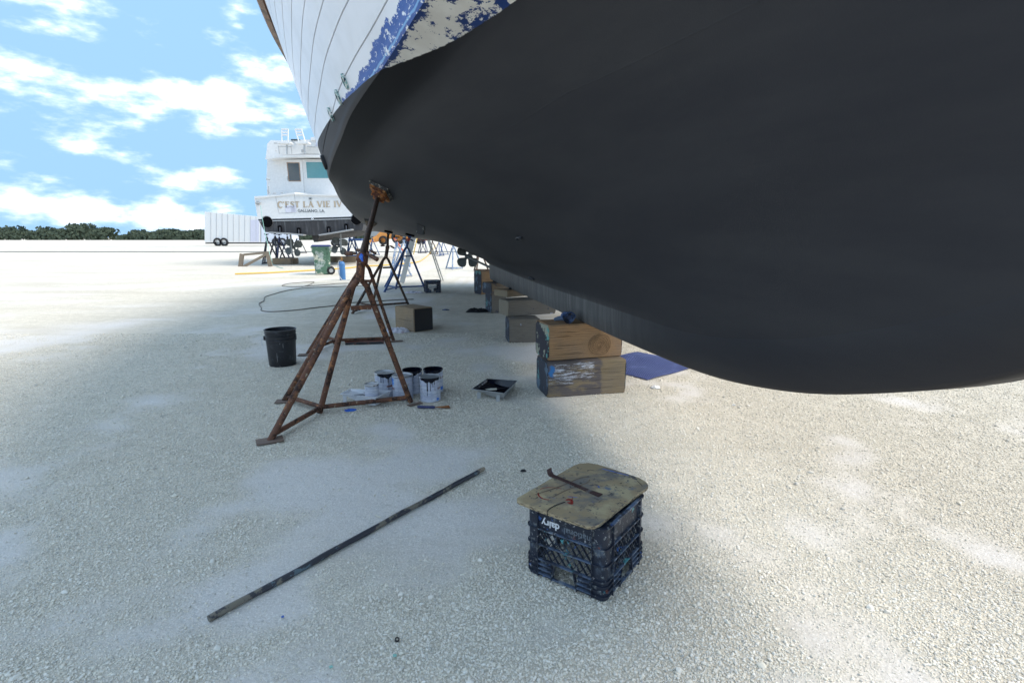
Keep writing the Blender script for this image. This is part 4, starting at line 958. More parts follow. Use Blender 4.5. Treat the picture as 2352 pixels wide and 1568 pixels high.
br = thing('paint_brush', 'paint brush soaked in black paint lying in the metal roller tray', 'brush', q0); 
bs.tube([Vector((0,0,0)), (q1-q0)*.3, (q1-q0)*.55], [.006,.011,.009], 8); bs.obj('handle', cream_scr, br, 50)
bs = B(); bs.beam((q1-q0)*.55, (q1-q0)*1.0, .05, .014, (0,0,1), .004); bs.obj('bristles', wet_black, br, 30)
# putty knife
p0, p1, p2 = G(959,934,.012), G(999,935,.012), G(1033,934,.006)
t = thing('scraper', 'scraper with navy handle and flared rusty blade in front of the paint cans', 'tool', p0)
b_ = B(); b_.tube([Vector((0,0,0)), (p1-p0)*.1, (p1-p0)*.5, (p1-p0)*.9, p1-p0], [.009,.0125,.0105,.0125,.008], 10); b_.obj('handle', navyst, t, 60)
b_ = B(); d = (p2-p1).normalized(); s_ = Vector((-d.y, d.x, 0)); a0, a1 = p1-p0, p2-p0
b_.add([a0-s_*.006, a0+s_*.006, a1+s_*.035, a1-s_*.035, a0-s_*.006+Vector((0,0,.002)), a0+s_*.006+Vector((0,0,.002)), a1+s_*.035+Vector((0,0,.002)), a1-s_*.035+Vector((0,0,.002))], [(3,2,1,0),(4,5,6,7),(0,1,5,4),(1,2,6,5),(2,3,7,6),(3,0,4,7)]); b_.obj('blade', rustor, t, 0)

# ------------------------------------------------------------------ cloths, gloves, scraps
def crumple(name, label, cat, px, sx, sy, hgt, mat, rz=0, seed=1, z=0, n=26, holes=0, pos=None):
    p = pos if pos is not None else G(*px); b_ = B(); rows = []; rs = random.Random(seed)
    for i in range(n):
        row = []
        for j in range(n):
            a_2, b2_ = i/(n-1)*2-1, j/(n-1)*2-1
            # square to disc with an uneven outline
            x_ = a_2*math.sqrt(1-b2_*b2_/2); y_ = b2_*math.sqrt(1-a_2*a_2/2); r = math.hypot(x_, y_)
            an = math.atan2(y_, x_); k = 1+.28*mnoise.noise(Vector((math.cos(an)*1.6, math.sin(an)*1.6, seed)))
            f = mnoise.fractal(Vector((x_*2.1+seed, y_*3.4, seed*.3)), .8, 2.1, 4)
            rid = 1-abs(mnoise.noise(Vector((x_*2.6, y_*4.2, seed+5))))*2.2
            zz = max(.002, hgt*(.35+.45*rid+.35*f))*(1-r**4)+.003
            row.append(Vector((x_*k*sx/2, y_*k*sy/2, zz)))
        rows.append(row)
    b_.grid(rows); o = b_.obj(name, mat, None, 70); o.location = (p.x, p.y, z+gh(p.x, p.y)); o.rotation_euler = (0,0,rz)
    md = o.modifiers.new('s', 'SOLIDIFY'); md.thickness = .003; return tag(o, label, cat)
crumple('rag', 'crumpled white rag lying against the loose timber block by the second stand', 'rag', (912,762), .36, .16, .075, rag_m, 0, 3)
crumple('rag', 'long flat white rag on the gravel left of the far black crate', 'rag', (948,673), .42, .17, .05, rag_m, 0, 9)
crumple('glove', 'flattened black rubber glove on the gravel left of the third timber stack', 'glove', (1095,716), .44, .22, .07, blackrag, .1, 5)
crumple('paper_scrap', 'crumpled white paper scrap on the gravel right of the nearest timber stack', 'litter', (1505,891), .085, .07, .022, M('white_paper', (.8,.8,.8), .8, 0, [((.1,.1,.1), 30, .63, .67)]), .2, 2, n=16)
crumple('tape_scrap', 'scrap of blue masking tape on the gravel in front of the white tray', 'litter', (804,943), .085, .07, .008, blue_tape, .3, 4, n=14)
crumple('black_cloth', 'black painted rag drooping on top of the third timber stack', 'rag', (0,0), .16, .12, .05, blackrag, .3, 8, pos=Vector((b7[2].x-.05, b7[2].y-.02, 0)), z=.585)
crumple('black_cloth', 'dark rag tucked under the keel on the wedge of the second timber stack', 'rag', (0,0), .14, .10, .03, blackrag, .3, 12, pos=Vector((b5[2].x-.0, b5[2].y-.08, 0)), z=.600)
# rolled blue glove on the nearest stack
gp = G(1305,729, .640); t = thing('rolled_glove', 'rolled up blue rubber glove on top of the nearest timber stack, against the keel', 'glove', (gp.x, gp.y, .645), 0)
for k, (r, l_) in enumerate(((.052,.09),(.040,.094),(.028,.098))):
    b_ = B(); pts = []
    for i in range(22):
        a2 = 2*PI*i/21; rr = r*(1+.12*math.sin(3*a2+k*2)+.06*math.sin(7*a2)); pts.append((math.cos(a2)*rr, math.sin(a2)*rr))
    rows = [[Vector((x_*s_, y0, z_*s_*.82)) for x_, z_ in pts] for y0, s_ in ((-l_/2, .93), (-l_*.42, 1.0), (0, 1.04), (l_*.42, 1.0), (l_/2, .9))]
    b_.grid(rows); o = b_.obj('rolled_layer', denim, t, 60); md = o.modifiers.new('s', 'SOLIDIFY'); md.thickness = .004
b_ = B(); b_.tube([Vector((0,-.03,0)), Vector((.004,0,.002)), Vector((0,.04,0))], [.026,.03,.026], 9); b_.obj('inner_fold', M('dark_glove_fold', (.03,.045,.09), .7), t, 60)
b_ = B(); b_.tube([Vector((-.04,.0,-.01)), Vector((-.08,.01,-.015)), Vector((-.115,.0,-.022))], [.022,.02,.013], 10); b_.obj('finger', M('grey_glove_finger', (.09,.13,.2), .7), t, 60)
# small litter
def bit(name, label, px, size, mat, rz=0, cat='litter'):
    p = G(*px); b_ = B(); b_.box((0,0,0), size, None, min(size)*.25); o = b_.obj(name, mat, None, 30); o.location = (p.x, p.y, gh(p.x, p.y)+size[2]/2+.006); o.rotation_euler = (.1,.1,rz); return tag(o, label, cat)
bit('wood_chip', 'thin white wood chip on the gravel above the middle of the long pole', (868,1188), (.03,.008,.003), cream_scr, -.5)
bit('cigarette_end', 'white cigarette end on the gravel right of the crate lid', (1685,920+13), (.03,.008,.008), letwhite, 0)
bit('plastic_chip', 'small blue plastic chip on the gravel at lower left', (650,1421), (.009,.008,.006), blue_mark, .5)
bit('plastic_chip', 'tiny mint green chip on the gravel at the bottom, right of the bottle cap', (907,1509), (.012,.009,.004), rope_g, .2)
bit('plastic_chip', 'tiny mint green chip on the gravel at the bottom, below the pole', (761,1537), (.010,.009,.004), rope_g, .7)
p = G(912,1473); b_ = B(); b_.lathe([(.0075,0),(.008,.006),(.0065,.010),(.005,.010),(.005,.002)], 16); o = b_.obj('plastic_stopper', black_pl, None, 30); o.location = (p.x, p.y, .006); o.rotation_euler = (.4,.2,0); tag(o, 'small black ribbed plastic cap on the gravel at the bottom left', 'litter')
bit('stick', 'thin pale stick on the gravel right of the loose timber block', (1000,728), (.12,.006,.006), cream_scr, 0)
crumple('dark_scrap', 'small dark blue scrap on the gravel right of the loose block', 'litter', (1024,712), .13, .06, .02, denim, 0, 15, n=12)
crumple('dark_scrap', 'small dark dirt clump on the gravel just behind the crate lid', 'litter', (1202,1082), .03, .02, .012, blackrag, 0, 16, n=10)

# ------------------------------------------------------------------ blue perforated mat
N_ = G(1487,874); Aa = (G(1563,853)-N_).normalized(); Bb = (G(1437,860)-N_); Bb.normalize()
Bb = Vector((-Aa.y, Aa.x, 0)) if Vector((-Aa.y, Aa.x, 0)).dot(Bb) > 0 else Vector((Aa.y, -Aa.x, 0))
La, Lb_ = .92, max(.5, (G(1434,817)-N_).dot(Bb))
b_ = B(); n1_, n2_ = int(La/.0125)//2*2+1, int(Lb_/.0125)//2*2+1
vid = {}
vs = []; fs = []
for i in range(n1_+1):
    for j in range(n2_+1):
        p = N_+Aa*(La*i/n1_)+Bb*(Lb_*j/n2_); vs.append((p.x, p.y, .016+.004*math.sin(i*.13)))
for i in range(n1_):
    for j in range(n2_):
        if i % 2 and j % 2: continue
        fs.append((i*(n2_+1)+j, (i+1)*(n2_+1)+j, (i+1)*(n2_+1)+j+1, i*(n2_+1)+j+1))
b_.add(vs, fs); o = b_.obj('rubber_mat', mat_m, None, 0); md = o.modifiers.new('s', 'SOLIDIFY'); md.thickness = .008; md.offset = -1
tag(o, 'blue perforated rubber mat lying on the gravel right of the nearest timber stack', 'mat')

# ------------------------------------------------------------------ hoses and ropes
def hose(name, label, pts, r, mat, cat='hose', z=.0):
    ps = smooth_path([Vector((G(*p).x, G(*p).y, r+z)) for p in pts], 8); b_ = B(); b_.tube(ps, r, 8); return tag(b_.obj(name, mat, None, 60), label, cat)
z3b = lambda x, y: (588+x*.1611, 482.3+y*.1611)
hose('garden_hose', 'brown hose lying in a wide loop on the gravel left of the nearest stand',
     [(1010-60,688),(905,690)]+[z3b(*q) for q in ((1265,1335),(1200,1350),(1050,1378),(850,1398),(600,1430),(400,1447),(200,1455),(80,1440),(75,1400),(45,1340),(110,1300),(130,1245),(250,1205),(400,1162),(600,1128),(800,1110),(1000,1100),(1200,1095),(1400,1085),(1560,1090))], .010, hose_m)
hose('garden_hose', 'second brown hose folded in a tight loop in front of the green bin',
     [z3b(*q) for q in ((1550,1050),(1230,1050),(1000,1070),(800,1085),(650,1095),(500,1098),(370,1085),(450,1055),(600,1040),(750,1030),(830,1030),(760,1070),(700,1090),(655,1100))], .010, hose_m)
hose('yellow_hose', 'long yellow air hose crossing the yard behind the green bin', [(540,631)]+[z3b(*q) for q in ((0,912),(200,905),(450,890),(750,872),(900,862),(1100,850),(1350,832))]+[(830,613),(889,610),(953,604),(972,596),(986,584),(1000,566),(1012,553),(1020,551)], .03, hose_y)
b_ = B(); ps = [Vector(D(*z3b(65,-60), 24.7)), Vector(D(*z3b(90,120), 24.6)), Vector(D(*z3b(130,330), 24.5)), Vector(D(*z3b(180,560), 24.3)), Vector(D(*z3b(215,700), 24.1)), G(*z3b(250,780), .02), G(*z3b(330,815), .02), G(*z3b(390,830), .02)]
b_.tube(smooth_path(ps, 6), .012, 6); tag(b_.obj('rope', rope_g, None, 60), 'thin pale green rope hanging from the stern of the white boat to the ground', 'rope')

# ------------------------------------------------------------------ green wheelie bin
p = G(735,631); s_ = .78
t = thing('wheelie_bin', 'battered green wheelie bin with dark lid and white paint splashes', 'bin', (p.x, p.y+.3, 0), .35)
def rr_loop(w, d, r, z, n=5):
    out = []
    for cx_, cy_, a0 in ((w/2-r, d/2-r, 0), (-w/2+r, d/2-r, PI/2), (-w/2+r, -d/2+r, PI), (w/2-r, -d/2+r, 1.5*PI)):
        for k in range(n): a2 = a0+PI/2*k/(n-1); out.append(Vector((cx_+r*math.cos(a2), cy_+r*math.sin(a2), z)))
    return out
b_ = B(); lv = [rr_loop(.50,.55,.06,.02), rr_loop(.54,.60,.07,.40), rr_loop(.58,.66,.07,.72), rr_loop(.66,.74,.06,.82), rr_loop(.68,.78,.05,.93), rr_loop(.72,.82,.05,.94), rr_loop(.72,.82,.05,.97)]
k = len(lv[0]); b_.add([v for l_ in lv for v in l_], [(i*k+j, i*k+(j+1) % k, (i+1)*k+(j+1) % k, (i+1)*k+j) for i in range(6) for j in range(k)]+[tuple(range(k-1,-1,-1)), tuple(range(6*k, 7*k))]); b_.obj('bin_body', green_bin, t, 35)
b_ = B(); lv = [rr_loop(.66,.80,.05,.972), rr_loop(.68,.82,.05,1.0), rr_loop(.60,.74,.05,1.035)]; b_.add([v for l_ in lv for v in l_], [(i*k+j, i*k+(j+1) % k, (i+1)*k+(j+1) % k, (i+1)*k+j) for i in range(2) for j in range(k)]+[tuple(range(k-1,-1,-1)), tuple(range(2*k, 3*k))]); b_.obj('bin_lid', navy_pl, t, 35)
for sy in (-1, 1):
    b_ = B(); b_.lathe([(.001,-.03),(.12,-.03),(.14,-.015),(.14,.015),(.12,.03),(.001,.03)], 20, (.28, sy*.28, .14), Matrix.Rotation(PI/2, 3, 'X')); w_ = b_.obj('wheel', tyre, t, 40)
    b_ = B(); b_.lathe([(.001,-.034),(.07,-.034),(.07,.034),(.001,.034)], 12, (.28, sy*.28, .14), Matrix.Rotation(PI/2, 3, 'X')); b_.obj('hub', alu, w_, 40)
# ------------------------------------------------------------------ blue gas cylinder
p = G(787.5,643); t = thing('gas_cylinder', 'tall blue gas cylinder with brass valve standing right of the green bin', 'gas cylinder', (p.x, p.y, 0))
b_ = B(); b_.lathe([(.001,0),(.088,0),(.09,.01),(.09,.48),(.082,.53),(.05,.56),(.03,.565),(.03,.58)], 24); b_.obj('cylinder_body', cyl_m, t, 40)
b_ = B(); b_.lathe([(.022,.58),(.022,.63),(.03,.64),(.03,.66),(.015,.665),(.015,.70),(.03,.70),(.03,.72),(.001,.72)], 12); b_.box((.03,0,.65), (.05,.02,.02)); b_.obj('valve', brass, t, 30)
b_ = B(); b_.tube(smooth_path([Vector((-.02,0,.60)), Vector((-.09,-.01,.57)), Vector((-.12,-.02,.4)), Vector((-.10,-.04,.2)), Vector((-.03,-.09,.06)), Vector((.04,-.12,.012)), Vector((.3,-.2,.012))], 5), .012, 7); tag(b_.obj('air_hose', hose_w, None, 60), 'thin white hose hooked on the valve of the blue gas cylinder', 'hose').location = (p.x, p.y, 0)
# ------------------------------------------------------------------ sawhorse at the left
Y0 = G(617,612).y; t = thing('sawhorse', 'rough timber sawhorse in front of the boat stands at left', 'sawhorse', (D(600,612,Y0).x, Y0, 0)); ox = D(600,612,Y0).x
def bx(a, b_2, w, h, nm): q = B(); q.beam(Vector(a)-Vector((ox, Y0, 0)), Vector(b_2)-Vector((ox, Y0, 0)), w, h, (0,1,0), .003); q.obj(nm, post_m, t, 20)
bx(D(614,578,Y0), D(621,612,Y0), .18, .09, 'leg'); bx(D(560,585,Y0), D(613,580,Y0), .10, .05, 'top_rail'); bx(D(560,612,Y0), D(613,583,Y0), .10, .10, 'brace'); bx(D(556,583,Y0), D(552,614,Y0), .18, .09, 'leg')
bx(D(545,622,Y0)+Vector((0,-1.2,0)), D(600,617,Y0)+Vector((0,-.5,0)), .12, .05, 'foot_board')

# ------------------------------------------------------------------ stern of the white boat
YB = 25.2
X = lambda x: D(x, 545, YB).x
def Z(y): return D(1176-450, y, YB).z
bt = thing('sport_fishing_boat', 'white boat propped up at left, stern towards the camera with its name in gold letters', 'boat', (X(712), YB, 0), 0)
ob = Vector((X(712), YB, 0)); sgn = ob
def bl(x, y, dy=0): return D(x, y, YB+dy)-ob
# transom bands, each a solid shell running 9 m forward with slight taper
LEN = 12.5
def shell(name, outline, mat, dy=0, ln=LEN, taper=.93, parent=bt, smooth=20):
    b_ = B(); n_ = len(outline); f0 = [bl(x, y, dy) for x, y in outline]; c = sum(f0, Vector())/n_
    back = [Vector((c.x+(v.x-c.x)*taper, v.y+ln, v.z+ (0.35 if taper < .99 else 0))) for v in f0]
    b_.add(f0+back, [tuple(range(n_)), tuple(range(2*n_-1, n_-1, -1))]+[(i, n_+i, n_+(i+1) % n_, (i+1) % n_) for i in range(n_)]); return b_.obj(name, mat, parent, smooth)
shell('hull_topsides', [(584,456),(640,451.5),(675,447),(712,447),(772,448),(845,454),(838,496),(712,500),(592,503)], white_m)
shell('hull_stripe', [(592,503.2),(712,500.2),(838,496.2),(837,503.6),(712,507.4),(596,510.2)], bstripe, .003)
shell('white_pinstripe', [(590,502.2),(712,499.2),(839,495.2),(839,496.4),(712,500.4),(590,503.6)], letwhite, -.012, LEN, .935)
shell('white_pinstripe', [(595,507.6),(712,504.8),(838,501.0),(838,501.9),(712,505.8),(595,508.6)], letwhite, -.014, .05, 1)
shell('hull_bottom', [(596,510.4),(712,507.6),(837,503.8),(832,529.5),(770,535),(724,541),(660,537),(609,533)], bprimer, .004, LEN, .8)
shell('keel', [(716,541),(734,541),(729,556),(721,556)], bprimer, .5, 9, .7)
shell('deck_coaming', [(584,451),(640,448),(677,441.5),(677,446.5),(640,451),(585,456)], white_m, -.05, 9, .96)
shell('deck_coaming', [(677,444.6),(712,446),(772,447.5),(845,453),(845,456),(772,450.5),(712,449),(677,447.6)], white_m, -.06, 9, .96)
# cabin
shell('cabin', [(614,452),(612,408),(614,366),(780,366),(790,452)], white_m, 2.0, 5.5, .9)
shell('cabin_roof', [(609,366),(611,358.5),(645,356.2),(700,355),(790,356),(790,361.5),(700,360.5),(640,362.5),(614,366)], white_m, 1.2, 6, .95)
shell('flybridge', [(611,359),(614,330),(622,322),(640,323),(690,321),(790,321),(790,355),(700,354),(645,356)], white_m, 1.5, 5, .9)
# door with framed glass
dr = shell('cabin_door', [(653,367),(693,367),(699,445),(660,445)], white_m, 1.955, .04, 1)
shell('door_frame', [(658,373.2),(687.5,373.2),(691.5,417),(663,417)], M('tan_frame', (.35,.24,.17), .5), 1.94, .02, 1, dr)
shell('door_glass', [(660.2,375.2),(685.6,375.2),(689.2,415.2),(664.8,415.2)], glass_d, 1.93, .012, 1, dr)
shell('door_handle', [(658.5,405),(661,405),(662.3,415),(659.8,415)], alu, 1.90, .04, 1, dr)
wn = shell('cabin_window', [(701,370.5),(776,371),(780,411),(704,411)], white_m, 1.95, .05, 1)
shell('window_glass', [(702.8,372.4),(774,372.8),(778,409.4),(705.6,409.4)], glass_t, 1.94, .02, 1, wn)
# flybridge details
for x0, y0 in ((689,344),(731.5,344),): 
    shell('locker_handle', [(x0+3,y0-.5),(x0+6,y0-.5),(x0+6.4,y0+6),(x0+3.4,y0+6)], alu, 1.42, .03, 1)
shell('locker_door', [(697,337),(731,337),(732,353.6),(697,353.6)], M('pale_grey_gelcoat', (.62,.62,.60), .4), 1.47, .04, 1)
shell('bait_station', [(713,316),(724,314.5),(728,316),(726,322),(714,322)], white_m, 1.4, .6, 1)
shell('instrument_plate', [(725.5,326.5),(735.5,326.5),(735.8,335.5),(725.8,335.5)], M('pale_blue_plate', (.5,.52,.66), .5), 1.46, .03, 1)
shell('windscreen_strip', [(667.5,319.6),(687,319.6),(687,322.3),(668.5,322.3)], glass_d, 1.4, .3, 1)
# chairs with tall slatted ladder backs
for cx0, sk in ((654.5, 0), (686, 9)):
    ch = B(); pw = 8
    def cbp(x, y): return bl(x, y, .9)
    fb = B()
    for sg in (-1, 1): fb.tube([cbp(cx0+sk+sg*pw*.9, 330), cbp(cx0+sg*pw*.9 - sk*.1+(0), 297)], .035, 6)
    fo = fb.obj('chair_back_frame', white_m, bt, 40)
    for j, yy in enumerate((297.5,304,310.5)):
        q = B(); f_ = (yy-297)/33; q.box(cbp(cx0+sk*f_*.9, yy), (pw*2/48.5*1.02, .05, .075), None, .01); q.obj('slat', white_m, fo, 30)
    q = B(); q.box(cbp(cx0+sk+1, 329.5), (.62,.4,.10), None, .02); q.obj('chair_seat', white_m, bt, 30)
    q = B(); q.tube([cbp(cx0+sk+4, 330), cbp(cx0+sk+5.5, 354)], .045, 8); q.obj('chair_pedestal', alu, bt, 40)
for pts in ([(638,336),(645,336.5),(670,337)], [(640,337),(642,354)], [(669,337),(670.5,354)], [(629,329),(640,329)], [(706,337),(724,338)], [(633.5,345),(635,348)]):
    q = B(); q.tube([bl(x, y, 1.3) for x, y in pts], .022, 6); q.obj('grab_rail', alu, bt, 40)
for pts in ([(611,411),(620,413)], [(617,428),(619,444)], [(614,436),(617,446)], [(627,444),(634,444)], [(645,443),(650,443)]):
    q = B(); q.tube([bl(x, y, .2) for x, y in pts], .03, 6); q.obj('deck_fitting', alu, bt, 40)
# transom door outline, notice, cleat, light, exhausts, tabs
for pts in ([(633,452),(641,490)], [(641,490),(681,487.5)], [(676,447),(681,487.5)]):
    q = B(); q.tube([bl(x, y, -.002) for x, y in pts], .008, 5); q.obj('door_seam', M('door_seam_grey', (.42,.42,.42), .7), bt, 40)  # thin grey line of the door joint
pl = shell('notice_board', [(655,472.5),(679.5,471.8),(680.5,487.6),(656,488.4)], M('pale_lilac_sheet', (.66,.66,.74), .6), -.02, .015, 1)
q = B()
for i in range(8): y_ = 473.8+i*1.7; q.add([bl(669, y_, -.024), bl(679-(i % 3), y_-.1, -.024), bl(679-(i % 3), y_+.55, -.024), bl(669, y_+.65, -.024)], [(0,1,2,3)])
q.obj('notice_print', M('notice_print_grey', (.45,.45,.52), .6), pl, 0)
lt = shell('stern_light', [(708.5,453.5),(716,453.5),(716,458.8),(708.5,458.8)], alu, -.03, .03, 1)
q = B(); q.lathe([(.001,0),(.03,0),(.03,.02),(.001,.03)], 12, bl(712.5,456.2,-.05), Matrix.Rotation(PI/2, 3, 'X')); q.obj('lens', glass_d, lt, 30)
q = B(); q.lathe([(.05,-.02),(.085,-.02),(.085,.02),(.05,.02),(.05,-.02)], 18, bl(592,466.5,-.02), Matrix.Rotation(PI/2, 3, 'X')); q.tube([bl(586,466,-.08), bl(599,466,-.08)], .03, 8); q.obj('mooring_cleat', alu, bt, 40)
q = B(); q.lathe([(.025,-.02),(.05,-.02),(.05,.02),(.025,.02)], 14, bl(717.5,502.8,-.02), Matrix.Rotation(PI/2, 3, 'X')); q.obj('towing_eye', letwhite, bt, 40)
for x, y in ((613.5,509.5),(819,503.5)):
    q = B(); q.lathe([(.27,.02),(.27,-.05),(.245,-.05),(.245,.01),(.001,.012)], 26, bl(x, y, -.01), Matrix.Rotation(-PI/2, 3, 'X') @ Matrix.Scale(-1, 3, Vector((0,0,1)))); q.mi = [1 if f[0] >= 26*2 else 0 for f in q.f]; q.obj('exhaust_outlet', [alu, blackm], bt, 40)  # black back disc paints in the shade inside the pipe
for x, y in ((642.5,525),(686,530),(755,527.5),(795,521)):
    q = B(); q.box(bl(x, y, -.05), (.15,.10,.28), None, .02); a_2 = q.obj('trim_tab_actuator', blackm, bt, 30)
    q = B(); q.tube([bl(x, y-3, -.11), bl(x+.5, y+8, -.14)], .03, 8); q.obj('ram', darkst, a_2, 40)
for a_2 in ([(621,534),(660,536.2),(700,540)], [(735,540),(770,534.5),(810,527.5)]):
    q = B(); 
    for i in range(2): q.beam(bl(*a_2[i], -.18), bl(*a_2[i+1], -.18), .36, .06, (0,0,1))
    q.obj('trim_tab', M('grey_tab_paint', (.32,.33,.34), .6), bt, 0)
for cx0, cy0 in ((674,568.5),(779.5,565)):
    hb = propeller('propeller', .46, 4, blade_m, bt, bl(cx0, cy0, .9), (0,1,0), PI/4+.2, .16)
    q = B(); q.tube([bl(cx0, cy0, .9), bl(cx0+(8 if cx0 < 700 else -8), 549, 4.5)], .04, 8); q.obj('propeller_shaft', blade_m, bt, 40)
    q = B(); q.beam(bl(cx0-7 if cx0 < 700 else cx0+3, 537, .3), bl(cx0-3 if cx0 < 700 else cx0+4, 585 if cx0 < 700 else 575, .3), .04, .10, (0,1,0)); q.obj('rudder', M('light_grey_rudder', (.25,.26,.26), .6), bt, 0)
# name: serif capitals drawn as strokes
def strokes(ch):
    s = []; T = .17; t_ = .07; sf = .06     # thick, thin, serif height
    def R_(x0, y0, x1, y1, w): s.append(('l', x0, y0, x1, y1, w))
    w = .62
    if ch == 'E': R_(.14,0,.14,1,T); R_(0,.03,.58,.03,.06); R_(0,.97,.56,.97,.06); R_(.14,.52,.42,.52,.06); R_(.56,.0,.56,.22,.05); R_(.54,.8,.54,1,.05); R_(.42,.40,.42,.64,.05)
    if ch == 'L': R_(.14,0,.14,1,T); R_(0,.03,.56,.03,.06); R_(0,.97,.3,.97,.05); R_(.54,0,.54,.26,.06)
    if ch == 'T': R_(.31,0,.31,1,T); R_(.0,.97,.62,.97,.06); R_(.03,.78,.03,1,.05); R_(.59,.78,.59,1,.05); R_(.16,.03,.46,.03,.05)
    if ch == 'I': R_(.14,0,.14,1,T); R_(0,.03,.28,.03,.05); R_(0,.97,.28,.97,.05); w = .28
    if ch == 'A': R_(.06,0,.36,1,.07); R_(.62,0,.34,1,T); R_(.18,.36,.5,.36,.06); R_(-.04,.03,.18,.03,.05); R_(.48,.03,.76,.03,.05); w = .72
    if ch == 'V': R_(.08,1,.38,0,T); R_(.66,1,.38,0,.07); R_(-.04,.97,.24,.97,.05); R_(.54,.97,.76,.97,.05); w = .72
    if ch == 'C':
        a_ = [(.36+.32*math.cos(q), .5+.5*math.sin(q)) for q in np.linspace(.75, 2*PI-.75, 13)]
        for i in range(12): R_(*a_[i], *a_[i+1], .07+.11*math.sin(PI*(i+.5)/12))
        R_(.6,.68,.6,.98,.06); w = .66
    if ch == 'S':
        a_ = [(.47,.78),(.40,.94),(.26,.98),(.12,.9),(.08,.74),(.16,.6),(.3,.5),(.44,.4),(.48,.25),(.42,.09),(.27,.02),(.12,.07),(.06,.22)]
        for i in range(12): R_(*a_[i], *a_[i+1], .08+.09*math.exp(-((i-5.5)/2.5)**2))
        R_(.5,.74,.5,1,.05); R_(.04,.0,.04,.28,.05); w = .54
    if ch == "'": R_(.08,1.02,.03,.74,.12); w = .14
    if ch == ' ': w = .30
    return s, w+.10
def put_text(txt, x0, y0, x1, y1, H, dyy, mat, bold=1.0, nm='name_letter'):
    tot = sum(strokes(c)[1] for c in txt); cur = 0; a_ = bl(x0, y0, dyy); e_ = bl(x1, y1, dyy); dx = (e_-a_); kx = dx.length/tot; dx.normalize()
    for c in txt:
        st_, w = strokes(c)
        if st_:
            q = B()
            for _, xa, ya, xb, yb, wd in st_:
                p = a_+dx*(cur+xa)*kx+Vector((0,0,ya*H)); r = a_+dx*(cur+xb)*kx+Vector((0,0,yb*H)); d = (r-p)
                if d.length < 1e-5: continue
                d.normalize(); n2 = Vector((-d.z, 0, d.x))*wd*H*.5*bold; q.add([p-n2, r-n2, r+n2, p+n2], [(0,1,2,3)])
            q.obj(nm, mat, bt, 0)
        cur += w
outl = M('letter_outline_brown', (.34,.27,.21), .5)
put_text("C'EST LA VIE IV", 638.5, 477.2, 787, 475.2, .265, -.017, outl, 1.5, 'letter_outline'); put_text("C'EST LA VIE IV", 638.5, 477.2, 787, 475.2, .265, -.020, tanp, .95)
mm = Matrix.Translation(bl(715,484.6,-.014)) @ Matrix.Rotation(math.radians(.6), 4, 'Y') @ Matrix.Rotation(PI/2, 4, 'X')
text_mesh('GALLIANO, LA.', .185, letgrey, bt, 'port_lettering', mm, .002, bold=.003)
# ------------------------------------------------------------------ simple stands further off: one built, the rest copied
def far_stand(label, loc, rz, h, mat, group):
    feet = [Vector((math.cos(a2)*.42*h/1.2, math.sin(a2)*.42*h/1.2, 0)) for a2 in (0, 2.1, 4.2)]
    t = stand(label, [f for f in feet], None, Vector((0,0,h*.78)), Vector((0,0,h*.86)), (Vector((0,0,h+.02)), Vector((0,0,-1))), mat, .038, mount='dark', group=group, n=6, handles=False)
    t.location = loc; t.rotation_euler = (0,0,rz); return t
GR1 = 'boat stands under the white boat'; GR2 = 'boat stands stored across the yard'
protos = {}
def place(label, x, y, h, mat, group, rz, key):
    p = G(x, y)
    if key not in protos: protos[key] = far_stand(label, p, rz, h, mat, group); return protos[key]
    o = copy_tree(protos[key]); o.location = p; o.rotation_euler = (0,0,rz); o.scale = (1,1,1); tag(o, label, None, group)
    k = h/protos[key]['hh']; o.scale = (k, k, k); return o
for (lab_, x, y, h, mt, gr, rz, key) in (
    ('grey boat stand farthest left beneath the white boat, behind the sawhorse', 618, 606, 1.45, darkst, GR1, .3, 'dark'),
    ('grey boat stand second from left beneath the white boat', 637, 604, 1.50, darkst, GR1, .9, 'dark'),
    ('navy boat stand beneath the white boat left of its propeller', 646, 601, 1.45, navyst, GR1, .5, 'navy'),
    ('grey boat stand just behind the left propeller of the white boat', 664, 594, 1.5, darkst, GR1, 1.4, 'dark'),
    ('grey boat stand between the bin and the left propeller, farther back', 690, 582, 1.4, darkst, GR1, .4, 'dark'),
    ('blue boat stand right of the right propeller of the white boat', 806, 592, 1.45, bluest, GR1, .2, 'blue'),
    ('blue boat stand beside the nearest stand\'s nut, beneath the white boat', 815, 589, 1.5, bluest, GR1, 1.1, 'blue'),
    ('pale blue boat stand behind the screw of the nearest stand', 845, 590, 1.45, ltblue, GR1, .6, 'pale'),
    ('blue boat stand right of the nearest stand screw', 857, 586, 1.35, bluest, GR1, .1, 'blue'),
    ('pale blue and rust boat stand seen between the third and blue stands', 914, 636, 1.30, ltblue, GR2, .15, 'pale'),
    ('pale blue boat stand behind the blue stand, left of the white plank', 930, 612, 1.35, ltblue, GR2, 1.2, 'pale'),
    ('dark boat stand in the row left of the paired grey poles', 968, 582, 1.15, darkst, GR2, .4, 'dark'),
    ('navy boat stand in the row behind the paired grey poles', 976, 580, 1.15, navyst, GR2, 1.0, 'navy'),
    ('dark rusty boat stand right of the paired grey poles', 994, 584, 1.15, rust2, GR2, .3, 'rusty'),
    ('blue boat stand at the right end of the stored row', 1009, 588, 1.15, bluest, GR2, .7, 'blue'),
    ('second blue boat stand at the right end of the stored row', 1018, 585, 1.15, bluest, GR2, .1, 'blue'),
    ('pale blue boat stand seen below the yacht propeller', 1042, 618, 1.15, ltblue, GR2, .5, 'pale'),
    ('tan boat stand half hidden by the aft end of the keel', 1102, 622, 1.0, rust2, GR2, .2, 'rusty')):
    o = place(lab_, x, y, h, mt, gr, rz, key)
    if 'hh' not in protos[key]: protos[key]['hh'] = h
